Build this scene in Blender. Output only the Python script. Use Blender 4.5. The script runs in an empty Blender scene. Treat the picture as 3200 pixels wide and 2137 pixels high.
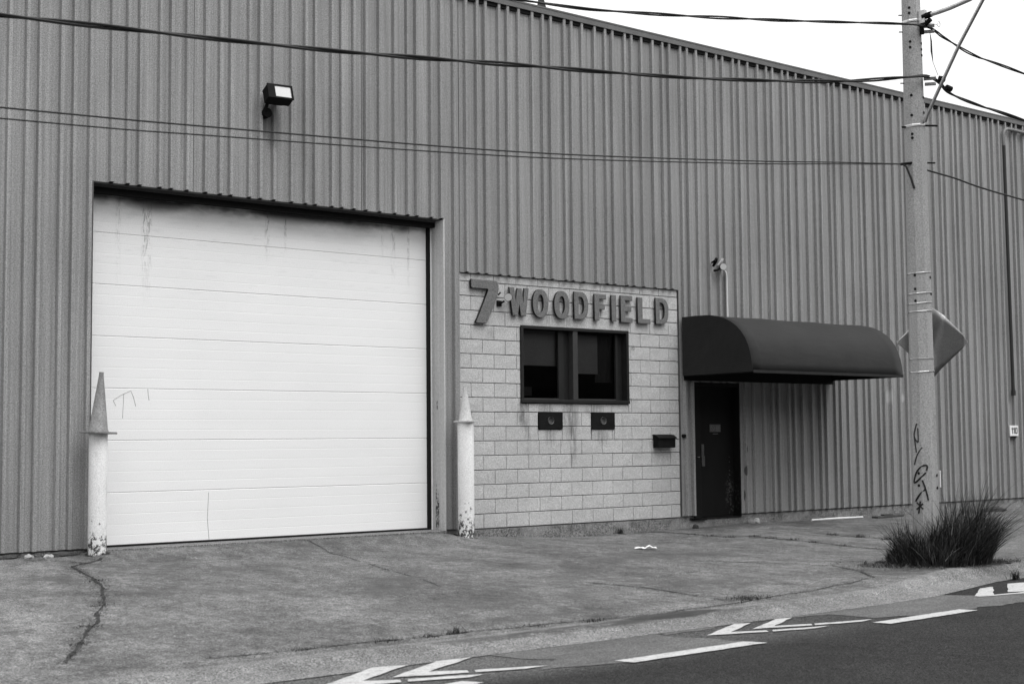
import bpy, bmesh, math, random
from mathutils import Matrix, Vector, noise
random.seed(7)
S = bpy.context.scene
C = S.collection

# ------------------------------------------------------------------ camera
def look_axes(yaw, pitch, roll):
    f = Vector((math.sin(yaw)*math.cos(pitch), math.cos(yaw)*math.cos(pitch), math.sin(pitch)))
    r = Vector((math.cos(yaw), -math.sin(yaw), 0)); u = r.cross(f)
    return r*math.cos(roll)+u*math.sin(roll), -r*math.sin(roll)+u*math.cos(roll), f
cam = bpy.data.cameras.new('camera'); camo = bpy.data.objects.new('camera', cam); C.objects.link(camo)
r_, u_, f_ = look_axes(0.6670717, 0.0705431, -0.0093589)
M = Matrix(((r_.x, u_.x, -f_.x, -11.50332), (r_.y, u_.y, -f_.y, -15.79431), (r_.z, u_.z, -f_.z, 1.20917), (0, 0, 0, 1)))
camo.matrix_world = M
cam.sensor_fit = 'HORIZONTAL'; cam.sensor_width = 36; cam.lens = 4395.37/3200*36
cam.clip_start = 0.1; cam.clip_end = 900
cam.dof.use_dof = True; cam.dof.focus_distance = 19.0; cam.dof.aperture_fstop = 2.8
S.camera = camo

# ------------------------------------------------------------------ sky (a monochrome photograph: the sky light is grey)
SUN_EL, SUN_AZ = 62.0, 172.0      # azimuth clockwise from +Y: over the street, behind the camera
world = bpy.data.worlds.new('World'); S.world = world; world.use_nodes = True
nt = world.node_tree; nt.nodes.clear()
sky = nt.nodes.new('ShaderNodeTexSky'); sky.sky_type = 'NISHITA'; sky.sun_disc = False
sky.sun_elevation = math.radians(SUN_EL); sky.sun_rotation = math.radians(SUN_AZ)
sky.air_density = 1.0; sky.dust_density = 4.0; sky.ozone_density = 1.0
bw = nt.nodes.new('ShaderNodeRGBToBW'); bg = nt.nodes.new('ShaderNodeBackground'); out = nt.nodes.new('ShaderNodeOutputWorld')
# overcast day: an even cloud layer, brighter overhead than at the horizon, over most of the clear-sky light
tc = nt.nodes.new('ShaderNodeTexCoord'); sp_ = nt.nodes.new('ShaderNodeSeparateXYZ'); cl = nt.nodes.new('ShaderNodeMath'); cl.operation = 'MAXIMUM'; cl.inputs[1].default_value = 0
gr = nt.nodes.new('ShaderNodeMath'); gr.operation = 'MULTIPLY_ADD'; gr.inputs[1].default_value = 5.0; gr.inputs[2].default_value = 4.9
nt.links.new(tc.outputs['Generated'], sp_.inputs[0]); nt.links.new(sp_.outputs[2], cl.inputs[0]); nt.links.new(cl.outputs[0], gr.inputs[0])
mxs = nt.nodes.new('ShaderNodeMix'); mxs.inputs[0].default_value = .85
nt.links.new(sky.outputs[0], bw.inputs[0]); nt.links.new(bw.outputs[0], mxs.inputs[2]); nt.links.new(gr.outputs[0], mxs.inputs[3])
nt.links.new(mxs.outputs[0], bg.inputs[0]); bg.inputs[1].default_value = 0.13
nt.links.new(bg.outputs[0], out.inputs[0])
sun = bpy.data.lights.new('sun', 'SUN'); suno = bpy.data.objects.new('sun', sun); C.objects.link(suno)
sun.energy = 1.5; sun.angle = math.radians(42); sun.color = (1, 1, 1)
az, el = math.radians(SUN_AZ), math.radians(SUN_EL)
to_sun = Vector((math.sin(az)*math.cos(el), math.cos(az)*math.cos(el), math.sin(el)))
suno.rotation_euler = to_sun.to_track_quat('Z', 'Y').to_euler()
S.view_settings.view_transform = 'Standard'; S.view_settings.look = 'None'
S.view_settings.exposure = 0.65; S.view_settings.gamma = 1.0; S.view_settings.use_curve_mapping = False
S.cycles.max_bounces = 6; S.cycles.diffuse_bounces = 3; S.cycles.transparent_max_bounces = 6

# ------------------------------------------------------------------ helpers
def tag(o, label=None, cat=None, group=None, kind=None):
    if label: o['label'] = label
    if cat: o['category'] = cat
    if group: o['group'] = group
    if kind: o['kind'] = kind
    return o
def thing(name, loc, label, cat, group=None, rz=0):
    o = bpy.data.objects.new(name, None); C.objects.link(o); o.location = loc; o.rotation_euler = (0, 0, rz)
    o.empty_display_size = .1
    return tag(o, label, cat, group)
def addobj(name, me, parent=None, world=True):
    o = bpy.data.objects.new(name, me); C.objects.link(o)
    if parent is not None:
        o.parent = parent
        if world:   # mesh was written in world coordinates
            o.matrix_parent_inverse = pmat(parent).inverted()
    return o
def pmat(o):
    m = Matrix.LocRotScale(o.location, o.rotation_euler, o.scale)
    if o.parent is not None: m = pmat(o.parent) @ o.matrix_parent_inverse @ m
    return m
class MB:
    def __init__(s): s.v = []; s.f = []
    def quad(s, a, b, c, d):
        n = len(s.v); s.v += [a, b, c, d]; s.f.append((n, n+1, n+2, n+3)); return s
    def poly(s, pts):
        n = len(s.v); s.v += list(pts); s.f.append(tuple(range(n, n+len(pts)))); return s
    def box(s, x0, x1, y0, y1, z0, z1):
        n = len(s.v)
        s.v += [(x0,y0,z0),(x1,y0,z0),(x1,y1,z0),(x0,y1,z0),(x0,y0,z1),(x1,y0,z1),(x1,y1,z1),(x0,y1,z1)]
        for q in ((0,3,2,1),(4,5,6,7),(0,1,5,4),(1,2,6,5),(2,3,7,6),(3,0,4,7)): s.f.append(tuple(n+i for i in q))
        return s
    def prism(s, pts, lo, hi, axis='y'):
        """pts 2D; extruded along axis"""
        def P(a, b, t): return {'y': (a, t, b), 'x': (t, a, b), 'z': (a, b, t)}[axis]
        n = len(s.v); k = len(pts)
        s.v += [P(a, b, lo) for a, b in pts]+[P(a, b, hi) for a, b in pts]
        s.f.append(tuple(range(n, n+k))); s.f.append(tuple(range(n+2*k-1, n+k-1, -1)))
        for i in range(k):
            j = (i+1) % k; s.f.append((n+i, n+k+i, n+k+j, n+j))
        return s
    def tube(s, pts, rad, sides=8, cap=True):
        pts = [Vector(p) for p in pts]; n = len(s.v); k = len(pts)
        up = None
        for i, p in enumerate(pts):
            d = (pts[min(i+1, k-1)]-pts[max(i-1, 0)]).normalized()
            if up is None:
                up = d.orthogonal().normalized()
            up = (up-d*up.dot(d)).normalized(); w = d.cross(up)
            rr = rad[i] if isinstance(rad, (list, tuple)) else rad
            for j in range(sides):
                a = 2*math.pi*j/sides
                s.v.append(tuple(p+(up*math.cos(a)+w*math.sin(a))*rr))
        for i in range(k-1):
            for j in range(sides):
                jj = (j+1) % sides
                s.f.append((n+i*sides+j, n+i*sides+jj, n+(i+1)*sides+jj, n+(i+1)*sides+j))
        if cap:
            s.f.append(tuple(n+j for j in reversed(range(sides)))); s.f.append(tuple(n+(k-1)*sides+j for j in range(sides)))
        return s
    def lathe(s, prof, cx, cy, sides=32, cap=True, phase=0):
        n = len(s.v); k = len(prof)
        for r, z in prof:
            for j in range(sides):
                a = 2*math.pi*j/sides+phase; s.v.append((cx+r*math.cos(a), cy+r*math.sin(a), z))
        for i in range(k-1):
            for j in range(sides):
                jj = (j+1) % sides; s.f.append((n+i*sides+j, n+i*sides+jj, n+(i+1)*sides+jj, n+(i+1)*sides+j))
        if cap:
            s.f.append(tuple(n+j for j in reversed(range(sides)))); s.f.append(tuple(n+(k-1)*sides+j for j in range(sides)))
        return s
    def mesh(s, name, mat=None, smooth=False, bevel=0, recalc=False):
        me = bpy.data.meshes.new(name); me.from_pydata(s.v, [], s.f); me.update()
        if bevel or recalc:
            bm = bmesh.new(); bm.from_mesh(me)
            bmesh.ops.recalc_face_normals(bm, faces=bm.faces)
            if bevel: bmesh.ops.bevel(bm, geom=list(bm.edges), offset=bevel, segments=2, profile=.5, affect='EDGES')
            bm.to_mesh(me); bm.free()
        if smooth:
            for p in me.polygons: p.use_smooth = True
            me.set_sharp_from_angle(angle=math.radians(38))
        if mat: me.materials.append(mat)
        return me
    def build(s, name, mat, parent=None, **k): return addobj(name, s.mesh(name, mat, **k), parent)
def interp_path(pts, step=.05):
    P = [Vector(p) for p in pts]; out = []
    for i in range(len(P)-1):
        p0 = P[max(i-1, 0)]; p1 = P[i]; p2 = P[i+1]; p3 = P[min(i+2, len(P)-1)]
        k = max(2, int((p2-p1).length/step))
        for j in range(k):
            t = j/k; out.append(.5*((2*p1)+(p2-p0)*t+(2*p0-5*p1+4*p2-p3)*t*t+(-p0+3*p1-3*p2+p3)*t**3))
    out.append(P[-1]); return out
def structure(name, mb, mat, **k): return tag(mb.build(name, mat, **k), kind='structure')

# ------------------------------------------------------------------ materials
def N(nt, t, **k):
    n = nt.nodes.new(t)
    for a, b in k.items(): setattr(n, a, b)
    return n
def mth(nt, op, a, b=None, c=None, clamp=False):
    n = N(nt, 'ShaderNodeMath', operation=op, use_clamp=clamp)
    for i, x in enumerate((a, b, c)):
        if x is None: continue
        if isinstance(x, (int, float)): n.inputs[i].default_value = x
        else: nt.links.new(x, n.inputs[i])
    return n.outputs[0]
class Mat:
    """grey procedural material: value = base * product of variations in the place's own coordinates"""
    def __init__(s, name, base, rough=.8, spec=.3, metal=0, coat=0, backface=False):
        s.m = bpy.data.materials.new(name); s.m.use_nodes = True; s.nt = s.m.node_tree
        s.b = s.nt.nodes['Principled BSDF']
        s.b.inputs['Roughness'].default_value = rough; s.b.inputs['Specular IOR Level'].default_value = spec
        s.b.inputs['Metallic'].default_value = metal; s.b.inputs['Coat Weight'].default_value = coat
        g = N(s.nt, 'ShaderNodeNewGeometry'); s.pos = g.outputs['Position']
        sx = N(s.nt, 'ShaderNodeSeparateXYZ'); s.nt.links.new(s.pos, sx.inputs[0]); s.x, s.y, s.z = sx.outputs
        v = N(s.nt, 'ShaderNodeValue'); v.outputs[0].default_value = base; s.val = v.outputs[0]; s.base = base
    def noise(s, scale=(1, 1, 1), detail=3, rough=.55, dist=0):
        mp = N(s.nt, 'ShaderNodeMapping'); mp.inputs['Scale'].default_value = scale if isinstance(scale, tuple) else (scale,)*3
        s.nt.links.new(s.pos, mp.inputs[0])
        n = N(s.nt, 'ShaderNodeTexNoise'); n.inputs['Scale'].default_value = 1; n.inputs['Detail'].default_value = detail
        n.inputs['Roughness'].default_value = rough; n.inputs['Distortion'].default_value = dist
        s.nt.links.new(mp.outputs[0], n.inputs['Vector']); return n.outputs[0]
    def vary(s, scale, amt, detail=3, rough=.55, dist=0):
        if not isinstance(scale, tuple) and scale >= 60: amt = amt*2.2
        n = s.noise(scale, detail, rough, dist)
        f = mth(s.nt, 'MULTIPLY_ADD', n, 4*amt, 1-2*amt)
        s.val = mth(s.nt, 'MULTIPLY', s.val, mth(s.nt, 'MAXIMUM', f, .05)); return s
    def objvary(s, amt):
        oi = N(s.nt, 'ShaderNodeObjectInfo')
        s.val = mth(s.nt, 'MULTIPLY', s.val, mth(s.nt, 'MULTIPLY_ADD', oi.outputs['Random'], 2*amt, 1-amt)); return s
    def smooth(s, x, a, b):
        mr = N(s.nt, 'ShaderNodeMapRange', interpolation_type='SMOOTHSTEP')
        if isinstance(x, (int, float)): mr.inputs[0].default_value = x
        else: s.nt.links.new(x, mr.inputs[0])
        mr.inputs[1].default_value = a; mr.inputs[2].default_value = b; return mr.outputs[0]
    def blob(s, axes, ctr, rad, soft=1.0):
        """0..1 mask, 1 in the middle of an ellipsoid"""
        t = None
        for a, c, r in zip(axes, ctr, rad):
            ax = {'x': s.x, 'y': s.y, 'z': s.z}[a]
            q = mth(s.nt, 'POWER', mth(s.nt, 'ABSOLUTE', mth(s.nt, 'DIVIDE', mth(s.nt, 'SUBTRACT', ax, c), r)), 2)
            t = q if t is None else mth(s.nt, 'ADD', t, q)
        return s.smooth(t, 1, 1-soft)
    def mixto(s, mask, value):
        """val = lerp(val, value, mask)"""
        d = mth(s.nt, 'SUBTRACT', value, s.val)
        s.val = mth(s.nt, 'MULTIPLY_ADD', d, mask, s.val); return s
    def bump(s, scale, strength, dist=.01, detail=4):
        n = s.noise(scale, detail); b = N(s.nt, 'ShaderNodeBump'); b.inputs['Strength'].default_value = strength
        b.inputs['Distance'].default_value = dist; s.nt.links.new(n, b.inputs['Height'])
        s.nt.links.new(b.outputs[0], s.b.inputs['Normal']); return s
    def done(s):
        cc = N(s.nt, 'ShaderNodeCombineColor')
        v = mth(s.nt, 'MAXIMUM', s.val, .002)
        for i in range(3): s.nt.links.new(v, cc.inputs[i])
        s.nt.links.new(cc.outputs[0], s.b.inputs['Base Color']); return s.m
def simple(name, base, rough=.7, spec=.3, metal=0, grain=.06, gs=70, big=.08, bs=3):
    m = Mat(name, base, rough, spec, metal)
    if grain: m.vary(gs, grain, 2)
    if big: m.vary(bs, big, 4)
    return m.done()

# painted ribbed siding: weather streaks that run down the sheet, speckled ageing paint
m = Mat('siding_paint', .243, .55, .3)
m.objvary(.06).vary((9, 9, .22), .16, 4, .6).vary((48, 48, .5), .20, 3).vary(.5, .12, 3).vary(75, .26, 2, .8)
n = m.noise((14, 14, .5), 3)
m.mixto(mth(m.nt, 'MULTIPLY', m.smooth(n, .62, .8), .35), .10)
m.mixto(mth(m.nt, 'MULTIPLY', m.smooth(n, .36, .24), .4), .33)
# dark upright patches below the floodlight
for cx, cz, rx, rz, k in ((-2.93, 5.25, .14, .4, .55), (-3.06, 5.3, .05, .3, .7)):
    m.mixto(mth(m.nt, 'MULTIPLY', m.blob('xz', (cx, cz), (rx, rz)), k), .05)
# rust scabs low on the garage jamb and scrub marks under the awning
for cx, cz, rx, rz in ((5.72, .70, .016, .09), (5.70, .3, .012, .1), (5.74, 1.05, .012, .06)):
    m.mixto(mth(m.nt, 'MULTIPLY', m.blob('xz', (cx, cz), (rx, rz), .4), .8), .03)
for cx, cz, rx, rz in ((9.55, 1.95, .10, .16), (9.95, 1.93, .10, .10), (10.45, 1.94, .08, .09)):
    m.mixto(mth(m.nt, 'MULTIPLY', m.blob('xz', (cx, cz), (rx, rz)), .5), .5)
SIDING = m.bump((20, 20, 1.2), .12, .004).done()
m = Mat('trim_paint', .46, .6); m.vary((30, 30, .7), .12, 3).vary(80, .12, 2)
for cy, cz, ry, rz in ((.08, .25, .035, .32), (.12, .30, .02, .4), (.09, 1.72, .018, .08)):
    m.mixto(mth(m.nt, 'MULTIPLY', mth(m.nt, 'MULTIPLY', m.blob('yz', (cy, cz), (ry, rz), .5), m.smooth(m.noise(30), .35, .6)), .95), .02)
TRIM = m.done()
m = Mat('eave_trim', .115, .5); m.vary((4, 4, 4), .12).vary(60, .1, 2); EAVE = m.done()
m = Mat('block_face', .44, .9, .2); m.objvary(.03).vary(16, .13, 5, .7).vary(60, .22, 3, .7).vary(1.2, .07)
dr = m.noise((22, 22, 3), 4)
for cx, cz, rx, rz, k in ((1.13, 1.62, .13, .30, .7), (1.55, 1.66, .2, .13, .5), (2.02, 1.55, .20, .42, .6), (2.06, 1.15, .09, .4, .5), (2.5, 1.66, .25, .16, .5),
                          (1.62, 1.28, .14, .22, .45), (2.62, 1.28, .2, .16, .5), (1.2, 1.25, .08, .35, .35), (1.62, 3.0, .1, .14, .5), (1.98, 2.97, .09, .14, .5), (3.3, 2.62, .05, .06, .8), (.55, 2.75, .12, .1, .3)):
    mk = mth(m.nt, 'MULTIPLY', m.blob('xz', (cx, cz), (rx, rz)), m.smooth(dr, .3, .62))
    m.mixto(mth(m.nt, 'MULTIPLY', mk, k), .07)
BLOCK = m.bump(38, .55, .01, 6).done()
m = Mat('mortar', .13, .95); m.vary(50, .2); MORTAR = m.done()
def concrete(name, base, amt=.13, dirty=True):
    m = Mat(name, base, .92, .2)
    m.vary(.55, amt*.9, 4, .6).vary((2.6, 1.7, 2), amt*1.9, 6, .72).vary((11, 8, 9), amt*2.0, 5, .8).vary(30, .35, 4, .8).vary(72, .62, 2, .9)
    if dirty:
        n = m.noise((.8, .45, 1), 5, .65, .6)
        m.mixto(mth(m.nt, 'MULTIPLY', m.smooth(n, .56, .70), .32), base*.42)
        m.mixto(mth(m.nt, 'MULTIPLY', m.smooth(n, .42, .30), .30), base*1.5)
    return m
m = concrete('driveway_concrete', .108, .30)
lf = m.smooth(mth(m.nt, 'SUBTRACT', m.x, mth(m.nt, 'MULTIPLY', m.y, .37)), -5.45, -5.75)
m.val = mth(m.nt, 'MULTIPLY', m.val, mth(m.nt, 'MULTIPLY_ADD', lf, .28, 1))
# tyre-polished arcs turning in to the garage, an oil spot, damp patches along walls and joints
def arc(m, cx, cy, R, w, x0, x1):
    d = mth(m.nt, 'SQRT', mth(m.nt, 'ADD', mth(m.nt, 'POWER', mth(m.nt, 'SUBTRACT', m.x, cx), 2), mth(m.nt, 'POWER', mth(m.nt, 'SUBTRACT', m.y, cy), 2)))
    k = m.smooth(mth(m.nt, 'ABSOLUTE', mth(m.nt, 'SUBTRACT', d, R)), w, w*.2)
    return mth(m.nt, 'MULTIPLY', k, m.smooth(mth(m.nt, 'ABSOLUTE', mth(m.nt, 'SUBTRACT', m.x, (x0+x1)/2)), (x1-x0)/2, (x1-x0)/2*.5))
for cx, cy, R, w, x0, x1, k in ((2.0, -9.0, 7.6, .35, -5.6, -1.5, .35), (3.0, -9.5, 7.0, .30, -3.5, .8, .35), (-9, -9, 6.5, .4, -7.5, -3, .3), (2.4, -10, 6.9, .3, -2, 3, .3)):
    a = mth(m.nt, 'MULTIPLY', arc(m, cx, cy, R, w, x0, x1), m.smooth(m.noise((1.6, 1.2, 1), 4), .35, .62))
    m.mixto(mth(m.nt, 'MULTIPLY', a, k*1.3), .06)
for cx, cy, rx, ry, k in ((-.9, -5.6, 1.1, .5, .45), (-3.9, -5.5, .9, .5, .4), (-6.5, -1.9, .55, .5, .45), (.7, -3.2, 1.5, .5, .4), (-2.7, -.5, .7, .3, .45), (-3.6, -4.1, .9, .7, .35), (-1.6, -3.4, 1.0, .4, .3),
                          (-1.55, -6.6, .28, .13, 1.1), (-4.1, -6.4, .7, .25, .5), (-2.6, -6.35, .5, .2, .4), (6.3, -.9, .7, .35, .6), (9.5, -2.2, 1.2, .35, .6), (10.5, -3.4, 1.2, .3, .5), (1.6, -6.2, .9, .45, .8)):
    mk = mth(m.nt, 'MULTIPLY', m.blob('xy', (cx, cy), (rx, ry)), m.smooth(m.noise((5, 5, 5), 5, .7), .3, .62))
    m.mixto(mth(m.nt, 'MULTIPLY', mk, k*1.4, clamp=True), .055)
DRIVE = m.bump(55, .35, .008, 5).done()
m = concrete('gutter_concrete', .145, .16); 
m.mixto(mth(m.nt, 'MULTIPLY', m.smooth(mth(m.nt, 'ABSOLUTE', mth(m.nt, 'SUBTRACT', m.y, -7.07)), .12, .03), mth(m.nt, 'MULTIPLY', mth(m.nt, 'MULTIPLY', m.smooth(m.x, -6.3, -4.6), m.smooth(m.x, -.9, -2.6)), m.smooth(m.noise((3, 9, 1), 5, .7), .3, .6))), .05)
m.mixto(mth(m.nt, 'MULTIPLY', m.blob('xy', (-2.85, -7.0), (.62, .15), .4), .85), .03)
GUTTER = m.bump(50, .25, .006).done()
m = concrete('kerb_concrete', .2, .08); KERB = m.done()
m = concrete('foundation_concrete', .165, .12, False)
m.mixto(mth(m.nt, 'MULTIPLY', m.smooth(m.noise((5, 5, 7), 4), .5, .7), .5), .07)
m.mixto(mth(m.nt, 'MULTIPLY', m.smooth(m.noise((1.2, 1, 2), 2), .52, .6), .35), .32)
FOUND = m.bump(30, .4, .01).done()
m = Mat('asphalt', .026, .95, .08); m.vary(1.2, .2, 5).vary(22, .5, 4, .85).vary(76, .7, 2, .9).vary((.3, 1.5, 1), .08)
m.val = mth(m.nt, 'MULTIPLY', m.val, mth(m.nt, 'MULTIPLY_ADD', m.smooth(m.x, .5, -5.5), mth(m.nt, 'MULTIPLY', m.smooth(m.y, -8.7, -8.0), 2.2), 1))
ASPH = m.bump(90, .5, .006).done()
m = Mat('worn_road_concrete', .098, .95, .1); m.vary((1.5, 4, 1), .22, 5).vary(20, .25, 4, .7).vary(80, .35, 2, .9); ROADC = m.bump(70, .3, .006).done()
m = Mat('damp_silt', .05, .9); m.vary(6, .3, 5).vary(60, .3, 2); SILT = m.done()
m = Mat('road_paint', .40, .7); m.vary(14, .12, 5, .7).vary(80, .16, 2)
m.mixto(mth(m.nt, 'MULTIPLY', m.smooth(m.noise((9, 16, 9), 6, .8), .50, .66), .75), .08); PAINT = m.done()
m = Mat('crack_dirt', .035, 1); m.vary(20, .4); CRACK = m.done()

m = Mat('garage_door_paint', .80, .45, .35); m.vary((.7, .7, 5), .02, 3).vary(80, .035, 2).vary((.6, .6, .5), .03)
def gate(lo, hi): return m.smooth(m.z, lo, hi)
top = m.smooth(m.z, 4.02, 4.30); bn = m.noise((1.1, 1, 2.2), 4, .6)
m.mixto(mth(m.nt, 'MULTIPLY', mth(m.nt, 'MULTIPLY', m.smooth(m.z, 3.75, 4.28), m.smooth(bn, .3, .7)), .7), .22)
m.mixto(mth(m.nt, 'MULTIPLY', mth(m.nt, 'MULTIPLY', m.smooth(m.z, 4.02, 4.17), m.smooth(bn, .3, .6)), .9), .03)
st = m.noise((38, 1, 7), 5, .75, .8)
for cx, w, zb, k in ((-4.50, .09, 2.75, .75), (-4.86, .05, 2.9, .35), (-2.86, .05, 3.45, .8), (-2.60, .03, 3.55, .75), (-.93, .05, 3.1, .55), (-.68, .03, 3.0, .5), (-1.1, .03, 3.6, .4)):
    mk = mth(m.nt, 'MULTIPLY', m.smooth(mth(m.nt, 'ABSOLUTE', mth(m.nt, 'SUBTRACT', m.x, cx)), w, w*.3), m.smooth(m.z, zb, 4.25))
    m.mixto(mth(m.nt, 'MULTIPLY', mth(m.nt, 'MULTIPLY', mk, m.smooth(st, .47, .60)), k), .10)
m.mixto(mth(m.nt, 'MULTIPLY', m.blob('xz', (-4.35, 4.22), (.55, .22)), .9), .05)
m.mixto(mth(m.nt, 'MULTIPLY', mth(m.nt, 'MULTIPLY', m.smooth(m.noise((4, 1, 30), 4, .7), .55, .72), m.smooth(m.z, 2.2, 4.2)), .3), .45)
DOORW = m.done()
m = Mat('scratch_mark', .33, .8); m.vary(40, .3); SCRATCH = m.done()
m = Mat('soot_steel', .028, .6); m.vary(12, .25); STEEL = m.done()
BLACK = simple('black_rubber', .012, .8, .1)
DARKFR = simple('dark_bronze_frame', .013, .5, .3, big=.2, bs=8)
FRLIGHT = simple('worn_bronze_frame', .035, .45, .4, big=.2, bs=8)
m = Mat('dark_door_paint', .006, .6, .15); m.vary((3, 3, 1), .3, 4)
m.mixto(mth(m.nt, 'MULTIPLY', mth(m.nt, 'MULTIPLY', m.blob('xz', (5.5, .3), (.14, .55)), m.smooth(m.noise(25), .5, .65)), .7), .08)
DOORD = m.done()
m = Mat('awning_fabric', .010, .7, .25); m.vary((3, 3, 3), .2, 5).vary(90, .35, 2, .9); m.vary((1.5, .6, .6), .2, 4)
m.b.inputs['Sheen Weight'].default_value = .05; m.b.inputs['Sheen Roughness'].default_value = .5
AWN = m.bump((1.2, 4, 4), .25, .05).done()
m = Mat('letter_paint', .135, .8); m.vary(18, .15, 5).vary(70, .2, 2); LETTER = m.done()
m = Mat('letter_side_shade', .016, .8); m.vary(18, .2, 5); LETSHADE = m.done()  # darker copy of the letter paint; shade on the sides put into the colour
m = Mat('bollard_paint', .70, .5, .35); m.vary(2, .06).vary(80, .1, 2)
gz_ = m.smooth(m.z, .62, -.05); chip = m.noise((22, 22, 14), 6, .75)
m.mixto(m.smooth(mth(m.nt, 'MULTIPLY_ADD', gz_, .22, chip), .69, .72), .05)
m.mixto(mth(m.nt, 'MULTIPLY', m.smooth(m.noise((7, 7, 3), 4), .5, .7), .25), .35)
BOLL = m.done()
m = Mat('dusty_cone', .21, .7); m.vary(8, .15, 4).vary(70, .18, 2); CONE1 = m.done()
m = Mat('pale_cone', .46, .7); m.vary(8, .1, 4).vary(70, .12, 2); CONE2 = m.done()
m = Mat('concrete_pole', .30, .85, .25); m.vary((6, 6, 1.2), .12, 4).vary(70, .2, 2, .7).vary((3, 3, .7), .08); POLE = m.bump(60, .2, .004).done()
GALV = simple('galvanised_steel', .45, .35, .5, .8, .1, 60, .15, 10)
STRAP = simple('steel_strap', .5, .4, .5, .9, 0, 60, .3, 12)
ALU = simple('aluminium_plate', .34, .40, .5, .9, .08, 70, .12, 5)
INK = simple('marker_ink', .02, .7, .2, 0, 0, 1, .2, 30)
CABLE = simple('cable_rubber', .012, .6, .3, 0, 0, 1, .2, 10)
PIPEG = simple('conduit_grey', .6, .45, .4, 0, .05)
PIPED = simple('pipe_dark', .028, .6, .3)
WHITE = simple('sign_white', .75, .6)
LAMPG = simple('lamp_lens', .42, .3, .5, 0, .03)
METALD = simple('fixture_black', .007, .8, .12, 0, .1, 60, .3, 15)
VENTD = simple('vent_dark', .012, 1, .05, 0, .15, 60, .2, 12)
VENTR = simple('vent_ring', .22, .5, .4, .4)
STONE = simple('pale_stone', .36, .9, .2, 0, .15, 60, .2, 20)
STONEG = simple('grey_stone', .22, .9, .2, 0, .15, 60, .2, 20)
PAPER = simple('white_paper', .7, .9, .2, 0, 0)
SOIL = Mat('soil', .05, 1).vary(12, .35, 5).vary(60, .3, 2).done()
m = Mat('blade_green', .022, .6, .3); m.objvary(.2); m.vary(30, .45, 3); GRASS = m.done()
m = Mat('dry_blade', .12, .7); m.vary(30, .3); DRY = m.done()
BLIND = simple('blind_fabric', .27, .9, .1, 0, .05)
CURT = simple('curtain_cloth', .06, .9, .1)
DIM = simple('interior_dark', .03, 1, 0)
SILL = simple('inner_sill', .10, .6)
g = bpy.data.materials.new('window_glass'); g.use_nodes = True; t = g.node_tree; t.nodes.clear()
o_ = N(t, 'ShaderNodeOutputMaterial'); mx = N(t, 'ShaderNodeMixShader'); tr = N(t, 'ShaderNodeBsdfTransparent'); gl = N(t, 'ShaderNodeBsdfGlossy'); fr = N(t, 'ShaderNodeFresnel')
tr.inputs[0].default_value = (.55, .55, .55, 1); gl.inputs['Roughness'].default_value = .03; gl.inputs[0].default_value = (.8, .8, .8, 1); fr.inputs[0].default_value = 1.35
t.links.new(fr.outputs[0], mx.inputs[0]); t.links.new(tr.outputs[0], mx.inputs[1]); t.links.new(gl.outputs[0], mx.inputs[2]); t.links.new(mx.outputs[0], o_.inputs[0])
GLASS = g
ROOFM = simple('roof_metal', .2, .5)

# ------------------------------------------------------------------ ground
def lerp_list(x, xs, ys):
    if x <= xs[0]: return ys[0]
    for i in range(len(xs)-1):
        if x <= xs[i+1]: return ys[i]+(ys[i+1]-ys[i])*(x-xs[i])/(xs[i+1]-xs[i])
    return ys[-1]
def z0(x): return lerp_list(x, [-20, -5.5, 0, 2, 4, 5.6, 7, 14, 20], [-.03, -.03, -.09, -.19, -.18, -.15, -.17, -.22, -.24])
KX = [-40, -1.8, -.7, .3, 1.2, 2.0, 3.2, 60]; KY = [-7.12, -7.12, -7.10, -7.03, -6.82, -6.62, -6.55, -6.55]
def ky(x): return lerp_list(x, KX, KY)               # line of the kerb / back of the gutter strip
def kh(x): return lerp_list(x, [-40, -1.6, .6, 1.8, 60], [0, 0, .05, .09, .10])   # how far the kerb stands up
def ground(x, y):
    a = z0(x)
    z = a+(-.30-a)*max(0, min(1, -y/7.1))
    if -5.6 < x < -.1 and y > -1.1:      # the slab rises a little to the garage threshold
        k = min(1, (x+5.6)/.3, (-.1-x)/.25)*min(1, (y+1.1)/1.0)
        z += k*k*(3-2*k)*(.004-z)*.92
    return z
mb = MB()
xs = [-34+i*.5 for i in range(0, 50)]+[-9+i*.25 for i in range(0, 104)]+[17.0+i*1.0 for i in range(1, 34)]
ts = [i/28 for i in range(29)]
for x in xs:
    for t_ in ts:
        y = .6+(ky(x)+.22-.6)*t_
        z = ground(x, y)+noise.noise((x*.9, y*.9, 3))*.008
        if x > .2: z += kh(x)*.55*max(0, (t_-.8)/.2)*min(1, (x-.2))
        mb.v.append((x, y, z))
n = len(ts)
for i in range(len(xs)-1):
    for j in range(n-1): mb.f.append((i*n+j, (i+1)*n+j, (i+1)*n+j+1, i*n+j+1))
pave = structure('driveway_apron', mb, DRIVE, smooth=True)
def gz(x, y):
    z = ground(x, y)+noise.noise((x*.9, y*.9, 3))*.008
    t_ = (y-.6)/(ky(x)+.22-.6)
    if x > .2: z += kh(x)*.55*max(0, (t_-.8)/.2)*min(1, (x-.2))
    return z
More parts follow.
